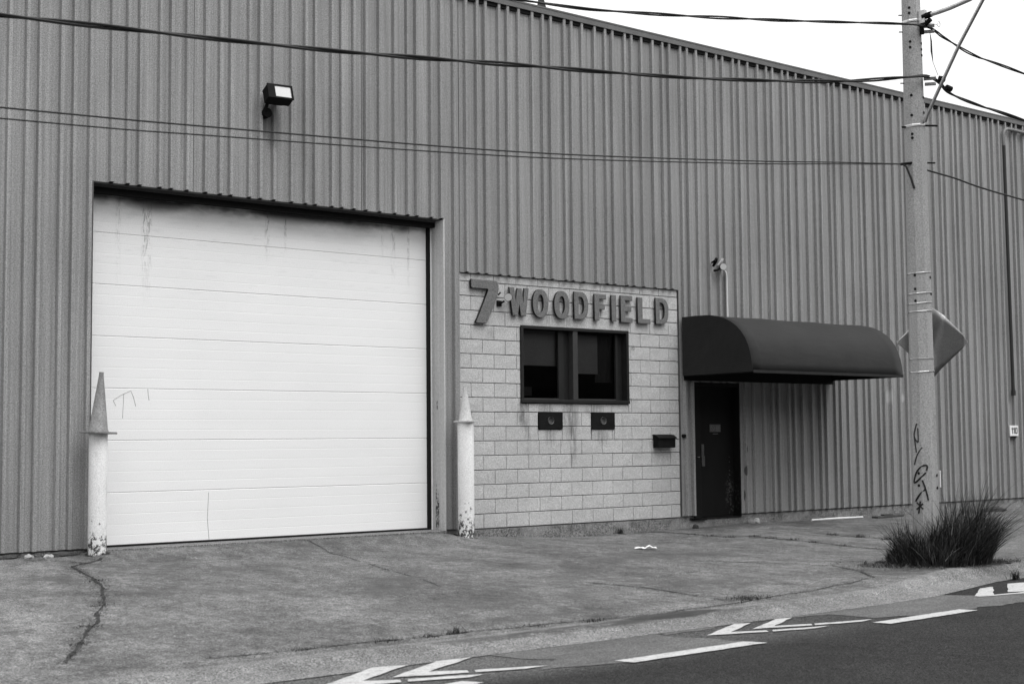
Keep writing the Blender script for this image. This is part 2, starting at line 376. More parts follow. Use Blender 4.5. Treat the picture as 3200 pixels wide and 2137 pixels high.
# gutter / kerb strip between apron and carriageway: rounded section that rises to a kerb on the right
ROAD = -.345
mb = MB(); xk = [-34+i*1.0 for i in range(25)]+[-9+i*.2 for i in range(1, 75)]+[6+i*1. for i in range(1, 45)]
prof_n = 8
for x in xk:
    y1 = ky(x)+.22; k = kh(x); zb = gz(x, y1+.001)
    f = k/.10
    pr = [(y1, zb-.0), (y1-.06, zb+.002), (y1-.13, zb+.004+.0*f), (y1-.19, zb-.002-.012*f), (y1-.23, zb-.012-.05*f), (y1-.27-.02*(1-f), ROAD+.02+.01*(1-f)), (y1-.40, ROAD+.010), (y1-.62, ROAD+.006)]
    for p in pr: mb.v.append((x, p[0], p[1]))
for i in range(len(xk)-1):
    for j in range(prof_n-1): mb.f.append((i*prof_n+j, (i+1)*prof_n+j, (i+1)*prof_n+j+1, i*prof_n+j+1))
structure('kerb', mb, GUTTER, smooth=True)
mb = MB().quad((-60, -17.5, ROAD), (80, -17.5, ROAD), (80, -6.7, ROAD), (-60, -6.7, ROAD))
road = structure('road', mb, ASPH)
mb = MB().quad((-200, -200, ROAD-.03), (300, -200, ROAD-.03), (300, 200, ROAD-.03), (-200, 200, ROAD-.03))
structure('ground', mb, ROADC)
mb = MB().box(-60, 80, -22, -17.5, ROAD-.02, ROAD+.12)
structure('far_pavement', mb, DRIVE)
def wob(pts, step=.12, amp=.012):
    out = []
    for i in range(len(pts)):
        a = Vector(pts[i]); b = Vector(pts[(i+1) % len(pts)]); k = max(1, int((b-a).length/step))
        for j in range(k):
            q = a+(b-a)*j/k; nz = noise.noise((q.x*7, q.y*7, 1.3)); nz2 = noise.noise((q.x*7, q.y*7, 8.3))
            out.append((q.x+nz*amp*2, q.y+nz2*amp*2))
    return out
def sheet(name, pts, z, mat, parent, amp=.012, step=.12):
    me = bpy.data.meshes.new(name); bm = bmesh.new()
    vs = [bm.verts.new((x, y, z)) for x, y in wob(pts, step, amp)]
    bm.faces.new(vs); bmesh.ops.triangulate(bm, faces=bm.faces[:]); bmesh.ops.recalc_face_normals(bm, faces=bm.faces[:])
    if bm.faces[0].normal.z < 0: bmesh.ops.reverse_faces(bm, faces=bm.faces[:])
    bm.to_mesh(me); bm.free(); me.materials.append(mat)
    return addobj(name, me, parent)
sheet('concrete_patch', [(-5.25, -7.48), (-4.5, -7.3), (-3.5, -7.24), (-3.58, -7.63), (-3.43, -7.98), (-3.25, -8.33), (-4.7, -8.40), (-5.05, -8.36), (-5.35, -8.26), (-5.17, -8.06), (-5.0, -7.99), (-5.14, -7.78)], ROAD+.004, ROADC, road, .03, .05)
sheet('concrete_patch', [(-3.45, -7.26), (-2.4, -7.13), (-.6, -7.10), (.35, -7.03), (.72, -7.7), (1.35, -7.86), (1.7, -8.22), (.6, -8.25), (-.1, -8.22), (-.9, -8.20), (-1.43, -8.02), (-1.5, -7.62), (-1.92, -7.54), (-2.6, -7.49), (-3.05, -7.60), (-3.55, -7.62)], ROAD+.004, ROADC, road, .03, .05)
sheet('silt_patch', [(-3.3, -7.10), (-3.0, -6.90), (-2.6, -6.86), (-2.3, -6.92), (-2.25, -7.06), (-2.5, -7.14), (-2.9, -7.19)], ROAD+.022, SILT, road, .02)
MARKS = [
 [(-6.95, -7.93), (-6.174, -7.45), (-5.936, -7.518), (-6.53, -7.86), (-6.319, -7.99), (-6.364, -8.075)],
 [(-6.305, -7.881), (-5.691, -7.517), (-5.39, -7.532), (-5.989, -7.844), (-5.755, -7.976), (-5.812, -8.062)],
 [(-6.267, -8.001), (-5.766, -8.176), (-5.919, -8.215), (-6.322, -8.091)],
 [(-5.713, -7.998), (-5.212, -8.178), (-5.416, -8.19), (-5.767, -8.079)],
 [(-6.62, -8.40), (-6.05, -8.30), (-5.97, -8.44), (-6.55, -8.56)],
 [(-3.325, -7.863), (-2.638, -7.531), (-2.484, -7.575), (-3.036, -7.856), (-2.752, -7.98), (-2.796, -8.04)],
 [(-2.766, -7.845), (-2.146, -7.55), (-1.957, -7.571), (-2.493, -7.84), (-2.169, -7.959), (-2.224, -8.026)],
 [(-2.697, -7.997), (-2.141, -8.137), (-2.377, -8.16), (-2.755, -8.055)],
 [(-2.134, -7.966), (-1.548, -8.11), (-1.743, -8.145), (-2.209, -8.038)],
 [(-4.729, -8.331), (-3.363, -8.288), (-3.263, -8.447), (-4.684, -8.478)],
 [(-1.723, -8.244), (-.405, -8.192), (-.34, -8.345), (-1.679, -8.395)],
 [(1.3, -8.2), (2.6, -8.16), (2.66, -8.31), (1.34, -8.35)],
 [(.60, -7.685), (1.257, -7.30), (1.51, -7.29), (.852, -7.728)],
 [(1.17, -7.685), (1.889, -7.22), (2.134, -7.27), (1.386, -7.772)],
 [(.627, -7.694), (1.42, -7.80), (1.30, -7.87), (.606, -7.735)]]
for p in MARKS: sheet('painted_marking', p, ROAD+.0085, PAINT, road, .006, .05)
# crack strips: narrow, uneven, filled with dirt, lying on the slab surface
def strip(name, pts, w, zf, mat, parent, amp=.03, seed=0, gap=0., dz=.005):
    rnd = random.Random(seed+len(pts)); P = []
    for i in range(len(pts)-1):
        a = Vector(pts[i]); b = Vector(pts[i+1]); k = max(1, int((b-a).length/.05))
        for j in range(k): P.append(a+(b-a)*j/k)
    P.append(Vector(pts[-1])); mb = MB(); n = len(P); L = []
    for i, q in enumerate(P):
        d = (P[min(i+1, n-1)]-P[max(i-1, 0)]).normalized(); nn = Vector((-d.y, d.x))
        off = noise.noise((q.x*2.2+seed, q.y*2.2, seed))*amp; ww = w*(.10+1.0*abs(noise.noise((q.x*6, q.y*6, seed+5)))+.2*rnd.random())
        c = q+nn*off; L.append((c+nn*ww, c-nn*ww))
    for i in range(n-1):
        q = P[i]
        if gap and noise.noise((q.x*2.3+9, q.y*2.3, seed+.5)) > .5-gap: continue
        a, b = L[i]; c, d = L[i+1]
        mb.quad(*[(v.x, v.y, zf(v.x, v.y)+dz) for v in (b, d, c, a)])
    # crumbs, dirt and moss lying raggedly along it
    for q in P:
        for _ in range(int(3+w*220)):
            g = noise.noise((q.x*3+seed, q.y*3, 2.2)); sd = w*(.9+1.8*max(0, g+.15))
            x = q.x+rnd.gauss(0, sd)+rnd.uniform(-.03, .03); y = q.y+rnd.gauss(0, sd); r = rnd.uniform(.003, .011)*(.6+w*14)
            if gap and noise.noise((q.x*2.3+9, q.y*2.3, seed+.5)) > .5-gap and rnd.random() > .25: continue
            a = rnd.uniform(0, 6.3); z = zf(x, y)+dz
            mb.poly([(x+r*math.cos(a+t)*(.6+.7*rnd.random()), y+r*math.sin(a+t)*(.5+.6*rnd.random()), z+rnd.uniform(0, .006)) for t in (0, 1.6, 3.1, 4.7)])
    if mb.f: return tag(mb.build(name, mat, parent), kind='stuff')
CR = [([(-6.85, -6.66), (-6.329, -6.715), (-5.554, -6.741), (-4.721, -6.75), (-4.073, -6.78), (-3.663, -6.86), (-2.818, -6.9), (-1.876, -6.80), (-.6, -6.6), (.7, -6.35)], .016, .04, 0),
 ([(-5.35, -.62), (-5.62, -.85), (-5.896, -1.119), (-6.061, -2.078), (-6.276, -2.889), (-6.66, -3.81), (-7.115, -4.79), (-7.533, -5.593), (-7.902, -6.27)], .030, .04, 0),
 ([(-2.52, -.12), (-2.806, -1.475), (-3.013, -2.507), (-3.178, -3.296), (-3.437, -4.382)], .011, .05, .12),
 ([(-5.2, -.30), (-2.987, -.25), (-.83, -.22), (.1, -.16)], .007, .02, .1),
 ([(-1.99, -4.9), (-1.781, -5.597), (-1.763, -6.032), (-1.769, -6.6)], .018, .05, .15),
 ([(-1.21, -5.042), (-.2, -4.8)], .01, .03, .1),
 ([(2.3, -.16), (3.55, -.22), (3.634, -.759), (3.6, -1.2), (3.7, -1.6), (4.0, -1.66), (4.02, -2.436), (3.85, -3.5), (3.75, -4.9)], .026, .03, .05),
 ([(4.1, -1.62), (5.9, -1.66), (6.3, -1.4), (9, -1.4)], .007, .02, .05),
 ([(5.103, -2.0), (5.089, -3.348), (5.0, -4.6)], .026, .03, .05),
 ([(4.9, -2.6), (7.5, -2.7)], .008, .02, .1),
 ([(.6, -3.9), (1.063, -4.45), (1.538, -5.15), (1.3, -5.7), (.795, -6.33)], .02, .05, .1),
 ([(4.06, -.22), (5.79, -.33), (5.9, -.9), (5.796, -1.5)], .007, .03, .1),
 ([(-6.1, -.3), (-5.75, -.55), (-5.68, -.9)], .012, .03, .1),
 ([(7.8, -4.6), (9.9, -4.5), (14, -4.6)], .012, .03, .1), ([(9, -1.5), (15, -1.5)], .010, .02, .1),
 ([(-5.9, -.3), (-6.4, -.75), (-7.6, -1.0), (-9.0, -.9)], .006, .05, .3),
 ([(-7.1, -6.62), (-6.85, -6.66), (-6.75, -6.9)], .012, .03, 0)]
for i, (p, w, a, gp) in enumerate(CR): strip('crack', p, w, gz, CRACK, pave, a, i*3.1, gp)
strip('crack', [(-3.15, -8.43), (-3.005, -8.709), (-2.911, -9.1), (-2.804, -9.552), (-2.5, -10.2), (-2.2, -11.5)], .008, lambda x, y: ROAD, CRACK, road, .02, 3, 0, .013)
# threshold slab of the garage
MB().box(-5.28, -.32, -.13, 1.2, -.25, .012).build('threshold_slab', GUTTER, pave, bevel=.006)

# ------------------------------------------------------------------ warehouse
WH = thing('warehouse', (0, 10, -.2), 'long ribbed metal clad warehouse with a white garage door, block front and dark entrance', 'warehouse')
EZ = 7.51
RIB = [-6.043-1.202*k+o for k in range(3, 0, -1) for o in (0, .15, .40, .55, .75, 1.0)]
RIB += [-6.043, -5.897, -5.647, -5.493, -5.301, -5.04, -4.841, -4.691, -4.436, -4.291, -4.085, -3.839, -3.642, -3.498, -3.242, -3.09, -2.897, -2.641, -2.437, -2.292, -2.043, -1.893, -1.709, -1.52, -1.305, -1.062,
        -.852, -.702, -.462, -.296, -.075, .137, .337, .484, .729, .889, 1.09, 1.344, 1.544, 1.697, 1.961, 2.1, 2.31, 2.567, 2.783, 2.932, 3.189, 3.332, 3.541, 3.785]
k = 0
while 3.999+1.2215*k < 30:
    RIB += [3.999+1.2215*k+o for o in (0, .152, .40, .55, .755, 1.0)]; k += 1
SEAM = [-9.6, -7.2, -6.43, -4.025, -1.61, -.007, 2.41, 4.83, 6.98, 9.55, 12.0, 14.4, 16.8, 19.2, 21.6, 24, 26.4]
FY, RY = -.028, -.078           # flats and rib crests (in front of the block face at y=0)
def profile(x0, x1):
    pts = []
    for R in RIB:
        pts += [(R-.064, FY), (R-.053, RY), (R-.012, RY), (R-.004, FY)]
    def yat(x):
        for i in range(len(pts)-1):
            if pts[i][0] <= x <= pts[i+1][0]:
                a, b = pts[i], pts[i+1]; return a[1]+(b[1]-a[1])*(x-a[0])/max(1e-6, b[0]-a[0])
        return FY
    return [(x0, yat(x0))]+[p for p in pts if x0 < p[0] < x1]+[(x1, yat(x1))]
ZONES = [(-99, -5.29, .035), (-5.29, -.31, 4.285), (-.31, 0.0, .02), (0.0, 4.272, 3.572), (4.272, 4.55, .02), (4.55, 5.625, 2.12), (5.625, 99, .012)]
for a, b in zip(SEAM[:-1], SEAM[1:]):
    mb = MB()
    for z0_, z1_, zb in ZONES:
        l, r = max(a+.004, z0_), min(b-.002, z1_)
        if r-l < .005: continue
        pr = profile(l, r)
        for (xa, ya), (xb, yb) in zip(pr[:-1], pr[1:]):
            za, zc = zb+(.009 if ya < -.05 and zb > 1 else 0), zb+(.009 if yb < -.05 and zb > 1 else 0)
            mb.quad((xa, ya, za), (xb, yb, zc), (xb, yb, EZ), (xa, ya, EZ))
    mb.build('siding_panel', SIDING, WH)
# solid core behind the cladding, with the openings left open
cx_ = [-9.6, -5.29, -.31, 0.0, 1.10, 3.175, 4.272, 4.55, 5.625, 26.4]; cz_ = [-.5, 1.80, 2.13, 2.86, 4.285, 7.5]
mb = MB()
def hole(xm, zm):
    return (-5.29 < xm < -.31 and zm < 4.285) or (1.1 < xm < 3.175 and 1.8 < zm < 2.86) or (4.55 < xm < 5.625 and zm < 2.13)
for i in range(len(cx_)-1):
    for j in range(len(cz_)-1):
        if not hole((cx_[i]+cx_[i+1])/2, (cz_[j]+cz_[j+1])/2):
            mb.box(cx_[i], cx_[i+1], .02 if 0 <= cx_[i] < 4.272 and cz_[j] < 3.5 else -.005, .24, cz_[j], cz_[j+1])
mb.build('wall', MORTAR, WH)
mb = MB().box(-9.6, -9.4, .24, 24, -.5, 7.5).box(26.2, 26.4, .24, 24, -.5, 7.5).box(-9.6, 26.4, 24, 24.2, -.5, 7.5)
mb.build('outer_wall', SIDING, WH)
mb = MB().prism([(-.02, 7.61), (-.02, 7.56), (12, 7.85), (24.3, 7.56), (24.3, 7.61), (12, 7.90)], -9.65, 26.5, 'x')
mb.build('roof', ROOFM, WH)
mb = MB().box(-9.65, 26.5, RY-.012, .02, EZ-.005, EZ+.098).box(-9.65, 26.5, RY-.018, RY-.013, EZ+.075, EZ+.098)
mb.build('eave_trim', EAVE, WH)
MB().box(-9.6, 26.4, -.062, -.026, EZ-.055, EZ-.006).build('eave_shade_strip', BLACK, WH)  # black strip standing in for the eave's shadow on the flats between ribs
# foundation strips
mb = MB()
def fnd(x0, x1, y, zt, seg=.4):
    k = max(1, int((x1-x0)/seg))
    for i in range(k):
        a = x0+(x1-x0)*i/k; b = x0+(x1-x0)*(i+1)/k
        ja = noise.noise((a*2, 0, 4))*.006; jb = noise.noise((b*2, 0, 4))*.006
        mb.quad((a, y+ja, -.45), (b, y+jb, -.45), (b, y+jb, zt), (a, y+ja, zt)); mb.quad((a, y+ja, zt), (b, y+jb, zt), (b, .1, zt), (a, .1, zt))
mb.build('foundation', FOUND, WH) if mb.f else None
for a_ in ((-9.6, -5.29, -.012, .015), (-.31, -.0, .12, -.03), (0, 4.272, -.022, -.012), (4.272, 4.55, -.022, -.03), (4.55, 5.63, -.012, -.045), (5.63, 26.4, -.018, -.018)):
    mb.v = []; mb.f = []; fnd(*a_); mb.build('foundation', FOUND, WH)
# garage opening: jamb returns, lintel soffit
MB().box(-.318, -.3115, -.079, .235, .0, 4.270).quad((-.3115, -.0795, 0), (-.295, -.0795, 0), (-.295, -.0795, 4.285), (-.3115, -.0795, 4.285)).build('garage_jamb', TRIM, WH)
MB().quad((-5.294, -.07, .0), (-5.294, .235, .0), (-5.294, .235, 4.285), (-5.294, -.07, 4.285)).build('garage_jamb', TRIM, WH)
MB().box(-.345, -.3185, .205, .235, .01, 4.25).build('weather_strip', WHITE, WH)
MB().box(-5.29, -.30, FY+.004, .11, 4.27, 4.283).build('lintel', STEEL, WH)
MB().box(-5.29, -.31, .105, .115, 4.252, 4.27).build('lintel_lip', simple('lip_metal', .10, .5), WH)
MB().box(-5.29, -.31, .12, .24, 4.185, 4.28).build('door_header', BLACK, WH)
# garage door
GD = bpy.data.objects.new('garage_door', None); C.objects.link(GD); GD.parent = WH; GD.location = (-2.8, .25, 0); GD.matrix_parent_inverse = pmat(WH).inverted()
ph = .6165
for k in range(7):
    zb = .035+k*ph-(.012 if k == 0 else 0); zt = .022+(k+1)*ph+.0105
    pr = [(.29, zb), (.255, zb), (.250, zb+.006)]
    for q in range(1, 5):
        zc = zb+(zt-zb)*q/5; pr += [(.250, zc-.007), (.2509, zc-.0015), (.2509, zc+.0015), (.250, zc+.007)]
    pr += [(.250, zt-.006), (.255, zt), (.29, zt)]
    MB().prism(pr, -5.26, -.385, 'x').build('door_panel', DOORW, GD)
MB().box(-5.26, -.385, .262, .285, .0, 4.3).build('panel_joint', simple('joint_grey', .3), GD)
MB().box(-5.27, -.37, .238, .29, .013, .038).build('bottom_seal', BLACK, GD)
MB().box(-.384, -.346, .20, .29, .013, 4.27).build('side_seal', BLACK, GD)
MB().box(-5.29, -.31, .30, .34, -.1, 4.3).build('backing_panel', BLACK, GD)
for pts in ([(-4.866, 1.675), (-4.899, 1.741), (-4.814, 1.796), (-4.681, 1.858), (-4.66, 1.809), (-4.647, 1.782), (-4.617, 1.673)], [(-4.77, 1.816), (-4.773, 1.691), (-4.781, 1.528)], [(-4.466, 1.879), (-4.459, 1.796), (-4.448, 1.745)],
            [(-3.66, .62), (-3.675, .3), (-3.65, .03)]):
    mb = MB()
    mb.tube([(x, .2495, z) for x, z in pts], .0032, 5); mb.build('scratch_mark', SCRATCH, GD)

# ---- block wall: every block its own piece
BW = bpy.data.objects.new('block_wall', None); C.objects.link(BW); BW.parent = WH; BW.location = (0, 0, 0); BW.matrix_parent_inverse = pmat(WH).inverted()
B = .2032
cache = {}
def blockmesh(w, h, var):
    key = (round(w, 3), round(h, 3), var)
    if key in cache: return cache[key]
    rnd = random.Random(hash(key) % 999); nx = 4 if w > .25 else 2; nz = 2
    mb = MB(); gap = .0038; gx = .0022
    X = [gx, gx+.006]+[w*i/nx for i in range(1, nx)]+[w-gx-.006, w-gx]; Z = [gap, gap+.006, h/2, h-gap-.006, h-gap]
    for i, x in enumerate(X):
        for j, z in enumerate(Z):
            e = i in (0, len(X)-1) or j in (0, len(Z)-1)
            mb.v.append((x, .009 if e else rnd.uniform(-.004, .001), z))
    nn = len(Z)
    for i in range(len(X)-1):
        for j in range(nn-1): mb.f.append((i*nn+j, (i+1)*nn+j, (i+1)*nn+j+1, i*nn+j+1))
    a, b, c, d = X[0], X[-1], Z[0], Z[-1]
    mb.quad((a, .009, c), (a, .019, c), (b, .019, c), (b, .009, c)); mb.quad((a, .009, d), (b, .009, d), (b, .019, d), (a, .019, d))
    mb.quad((a, .009, c), (a, .009, d), (a, .019, d), (a, .019, c)); mb.quad((b, .009, c), (b, .019, c), (b, .019, d), (b, .009, d))
    cache[key] = mb.mesh('concrete_block', BLOCK); return cache[key]
HOLES = [(1.085, 3.19, 1.757, 2.85), (1.402, 1.858, 1.38, 1.63), (2.424, 2.886, 1.38, 1.63)]
def subtract(rects, h):
    out = []
    for a, b, c, d in rects:
        if h[0] >= b-.01 or h[1] <= a+.01 or h[2] >= d-.01 or h[3] <= c+.01: out.append((a, b, c, d)); continue
        if h[0]-a > .02: out.append((a, h[0], c, d))
        if b-h[1] > .02: out.append((h[1], b, c, d))
        a2, b2 = max(a, h[0]), min(b, h[1])
        if h[2]-c > .02: out.append((a2, b2, c, h[2]))
        if d-h[3] > .02: out.append((a2, b2, h[3], d))
    return out
for row in range(18):
    zb = row*B; zt = min(zb+B, 3.572)
    if row == 14: cells = [(-.1, .2032*1+.2032), (.4064, .81), (.81, 3.25), (3.25, 3.6576), (3.6576, 4.064), (4.064, 4.267)]; cells[0] = (0, .4064)
    else:
        cells = []; x = 0 if row % 2 == 0 else -.2032
        while x < 4.26: cells.append((max(0, x), min(4.267, x+.4064))); x += .4064
    for a, b in cells:
        if b-a < .02: continue
        rs = [(a, b, zb, zt)]
        for h in HOLES: rs = subtract(rs, h)
        for (ra, rb, rc, rd) in rs:
            if rd-rc < .03 or rb-ra < .03: continue
            o = bpy.data.objects.new('concrete_block', blockmesh(rb-ra, rd-rc, random.randrange(3) if rb-ra < 1 else 0))
            C.objects.link(o); o.parent = BW; o.location = (ra, random.uniform(-.0015, .0015), rc)

# ---- window
WN = bpy.data.objects.new('window', None); C.objects.link(WN); WN.parent = WH; WN.location = (2.14, 0, 1.76); WN.matrix_parent_inverse = pmat(WH).inverted()
x0, x1, zb, zt = 1.084, 3.192, 1.765, 2.879
MB().box(x0, x1, -.025, .10, zt-.045, zt).box(x0, x0+.045, -.025, .10, zb, zt-.045).box(x1-.045, x1, -.025, .10, zb+.05, zt-.045).build('frame', DARKFR, WN, bevel=.004)
MB().box(x0-.01, x1, -.035, .12, zb, zb+.048).build('sill', DARKFR, WN, bevel=.004)
MB().box(2.075, 2.168, -.012, .12, zb+.048, zt-.045).build('mullion', FRLIGHT, WN, bevel=.004)
for a_ in ((1.85, 1.95, .06, .11), (1.95, 2.074, .09, .12), (2.99, 3.03, .06, .11), (3.03, 3.145, .09, .12)): MB().box(*a_, zb+.05, zt-.045).build('sash_stile', DARKFR, WN)
for a_, b_ in ((1.13, 1.85), (2.168, 2.99)): MB().box(a_, b_, .06, .11, zb+.05, zb+.07).build('sash_rail', FRLIGHT, WN)
MB().quad((1.129, .095, zb), (1.95, .095, zb), (1.95, .095, zt-.04), (1.129, .095, zt-.04)).build('pane', GLASS, WN)
MB().quad((2.168, .095, zb), (3.03, .095, zb), (3.03, .095, zt-.04), (2.168, .095, zt-.04)).build('pane', GLASS, WN)
MB().box(1.11, 1.93, .15, .153, 2.318, 2.83).build('blind', BLIND, WN)
MB().box(1.11, 1.93, .145, .157, 2.312, 2.319).build('blind_rail', simple('blind_rail', .2), WN)
MB().box(2.16, 2.70, .15, .153, 2.212, 2.80).build('blind', BLIND, WN)
mb = MB(); k = 12
for i in range(k):
    a = 2.66+.36*i/k; b = 2.66+.36*(i+1)/k; ya = .17+.012*math.sin(i*1.9); yb = .17+.012*math.sin((i+1)*1.9)
    mb.quad((a, ya, 2.09), (b, yb, 2.09), (b+.06, yb, 2.80), (a+.06, ya, 2.80))
mb.build('curtain', CURT, WN)
MB().box(1.10, 3.175, .115, .30, zb+.045, zb+.065).build('inner_sill', SILL, WN)
MB().box(.6, 3.8, .3, 2.3, 1.0, 1.02).box(.6, 3.8, 2.3, 2.32, 1, 3.2).box(.6, .62, .24, 2.3, 1, 3.2).box(3.78, 3.8, .24, 2.3, 1, 3.2).box(.6, 3.8, .24, 2.3, 3.2, 3.22).build('room', DIM, WN)
MB().box(1.2, 1.38, .11, .113, 1.87, 2.0).build('paper_note', simple('note', .05), WN)

# ---- entrance door
ED = bpy.data.objects.new('entrance_door', None); C.objects.link(ED); ED.parent = WH; ED.location = (5.1, .1, 0); ED.matrix_parent_inverse = pmat(WH).inverted()
MB().box(4.555, 4.70, -.035, .14, -.03, 2.12).box(5.60, 5.625, -.035, .14, -.03, 2.12).box(4.70, 5.60, -.035, .14, 2.06, 2.12).build('frame', DOORD, ED, bevel=.004)
MB().box(4.705, 5.755, .10, .145, -.02, 2.06).build('leaf', DOORD, ED)
MB().box(4.555, 5.62, -.03, .14, -.045, -.028).build('sill', BLACK, ED)
mb = MB().box(4.842, 4.905, .085, .099, .95, 1.135).box(4.845, 4.918, .083, .099, .785, .95)
mb.build('handle', simple('worn_plate', .09, .5, .4, .4, .3, 60, .4, 12), ED, bevel=.003)
MB().box(5.05, 5.30, .092, .099, 1.332, 1.455).build('notice_plate', simple('notice_grey', .10), ED, bevel=.002)
LN = simple('notice_print', .19)
mb = MB(); ring = [(5.111+.042*math.cos(a*math.pi/10), .0905, 1.394+.045*math.sin(a*math.pi/10)) for a in range(21)]
mb.tube(ring, .0035, 5, False); mb.tube([(5.083, .0905, 1.425), (5.139, .0905, 1.363)], .0035, 5)
for q in range(5): mb.box(5.19, 5.29-(.015 if q % 2 else 0), .089, .0915, 1.345+q*.021, 1.353+q*.021)
mb.build('notice_print', LN, ED)
MB().box(5.12, 5.24, .094, .099, 1.298, 1.306).build('label_strip', LN, ED)
mb = MB()
for z in (.3, .36, .42, .49, .55, .63, .7, .84, .92): mb.box(5.49, 5.498, .097, .0995, z, z+.012)
mb.build('scuff_marks', simple('scuff', .14), ED)
MB().box(4.63, 4.665, -.05, -.036, .93, .94).build('latch', GALV, ED)
MB().box(4.48, 4.80, -.06, -.0, -.052, -.036).box(4.44, 4.60, -.075, -.02, -.030, -.018).build('threshold_plate', METALD, ED)

# building across the street (behind the camera; it bounds the sky the facade sees and shows in the glass)
FB = thing('facing_building', (0, -26, ROAD), 'plain dark brick building standing across the street', 'building')
FBM = Mat('dark_brick', .07, .9).vary((2, 2, 6), .2, 4).done()
MB().box(-70, 70, -40, -25, ROAD, 8.6).build('wall', FBM, FB)
MB().box(-70.3, 70.3, -40.3, -24.8, 8.6, 8.9).build('roof', STEEL, FB)
for i in range(26): MB().box(-66+i*5.1, -63.4+i*5.1, -24.99, -24.95, 1.2, 3.2).build('window', DARKFR, FB)

# ------------------------------------------------------------------ things on the wall
# sign letters
SG = thing('building_sign', (2.1, 0, 3.2), 'raised dark letters and numeral reading 7 WOODFIELD on the pale block wall above the window', 'sign')
def ell(cx, cz, rx, rz, n=28, a0=0, a1=2*math.pi, p=2.0):
    out = []
    for i in range(n):
        a = a0+(a1-a0)*i/(n if abs(a1-a0) > 6.2 else n-1); c, s = math.cos(a), math.sin(a)
        out.append((cx+rx*math.copysign(abs(c)**(2/p), c), cz+rz*math.copysign(abs(s)**(2/p), s)))
    return out
def letter(name, outlines, x0, x1, z0, z1, depth=.040):
    cu = bpy.data.curves.new(name, 'CURVE'); cu.dimensions = '2D'; cu.fill_mode = 'BOTH'; cu.extrude = depth/2-.006; cu.bevel_depth = .006; cu.bevel_resolution = 1
    cu.offset = -.004
    for pts in outlines:
        sp = cu.splines.new('POLY'); sp.points.add(len(pts)-1); sp.use_cyclic_u = True
        for i, (a, b) in enumerate(pts): sp.points[i].co = (x0+(x1-x0)*a, z0+(z1-z0)*b, 0, 1)
    tmp = bpy.data.objects.new(name, cu); C.objects.link(tmp)
    dg = bpy.context.evaluated_depsgraph_get(); me = bpy.data.meshes.new_from_object(tmp.evaluated_get(dg)); bpy.data.objects.remove(tmp)
    me.transform(Matrix.Translation((0, -.062+depth/2, 0)) @ Matrix.Rotation(math.radians(90), 4, 'X'))
    me.materials.clear(); me.materials.append(LETTER); me.materials.append(LETSHADE)
    me.update()
    for p in me.polygons: p.material_index = 0 if abs(p.normal.y) > .85 else 1
    return addobj('letter', me, SG)
s_ = .30
letter('seven', [[(0, .982), (.03, 1), (.96, 1), (1, .98), (1.05, .90), (1.06, .80), (1.0, .66), (.90, .48), (.72, .2), (.60, .03), (.56, 0), (.2, 0), (.17, .02), (.25, .12), (.48, .48), (.66, .78), (.62, .80), (.03, .80), (0, .82)]], .172, .63, 2.873, 3.483, .05)
W_ = [(0, 1), (.24, 1), (.32, .42), (.42, .98), (.62, .98), (.72, .42), (.78, 1), (1.0, 1), (.84, 0), (.58, 0), (.51, .42), (.42, 0), (.16, 0)]
letter('w', [W_], .85, 1.205, 3.01, 3.41)
for a, b in ((1.28, 1.57), (1.685, 1.975)):
    letter('o', [ell(.5, .5, .5, .5, 32, p=2.3), ell(.5, .5, .5-.30, .5-.19, 24, p=2.2)[::-1]], a, b, 2.998, 3.41)
def D_(): return [[(0, 1), (.45, 1)]+ell(.45, .5, .55, .5, 14, math.pi/2, -math.pi/2, 2.4)+[(.45, 0), (0, 0)], ([(.30, .82), (.42, .82)]+ell(.42, .5, .28, .32, 12, math.pi/2, -math.pi/2, 2.4)+[(.42, .18), (.30, .18)])[::-1]]
letter('d', D_(), 2.072, 2.345, 3.01, 3.417); letter('d', D_(), 3.742, 4.015, 3.01, 3.417)
letter('f', [[(0, 1), (1, 1), (1, .83), (.40, .83), (.40, .60), (.88, .60), (.88, .43), (.40, .43), (.40, 0), (0, 0)]], 2.472, 2.705, 3.01, 3.405)
letter('i', [[(0, 1), (1, 1), (1, 0), (0, 0)]], 2.815, 2.91, 3.01, 3.405)
letter('e', [[(0, 1), (1, 1), (1, .83), (.38, .83), (.38, .59), (.9, .59), (.9, .42), (.38, .42), (.38, .17), (1, .17), (1, 0), (0, 0)]], 3.005, 3.245, 3.005, 3.412)
letter('l', [[(0, 1), (.38, 1), (.38, .17), (1, .17), (1, 0), (0, 0)]], 3.358, 3.622, 3.005, 3.402)

def disc_lamp(P, d, rad, depth, parent, name='lamp_head'):
    P = Vector(P); d = Vector(d).normalized()
    MB().tube([P-d*depth, P-d*depth*.6, P-d*.01, P], [rad*.45, rad*.85, rad, rad*1.02], 18).build(name, METALD, parent, smooth=True)
    MB().tube([P, P+d*.006], rad*.93, 18).build('lens', LAMPG, parent)
L1 = thing('sign_lamp', (.70, 0, 3.2), 'small round spotlight with pale lens between the numeral and the letters', 'lamp')
disc_lamp((.755, -.15, 3.25), (-.55, -.8, -.05), .058, .10, L1)
MB().tube([(.70, 0, 3.17), (.70, -.05, 3.17), (.735, -.09, 3.2)], .014, 8).box(.66, .74, -.02, 0, 3.13, 3.21).build('bracket', METALD, L1)
MB().tube([(.67, -.03, 3.29), (.66, -.09, 3.315)], .012, 8).build('arm', METALD, L1)

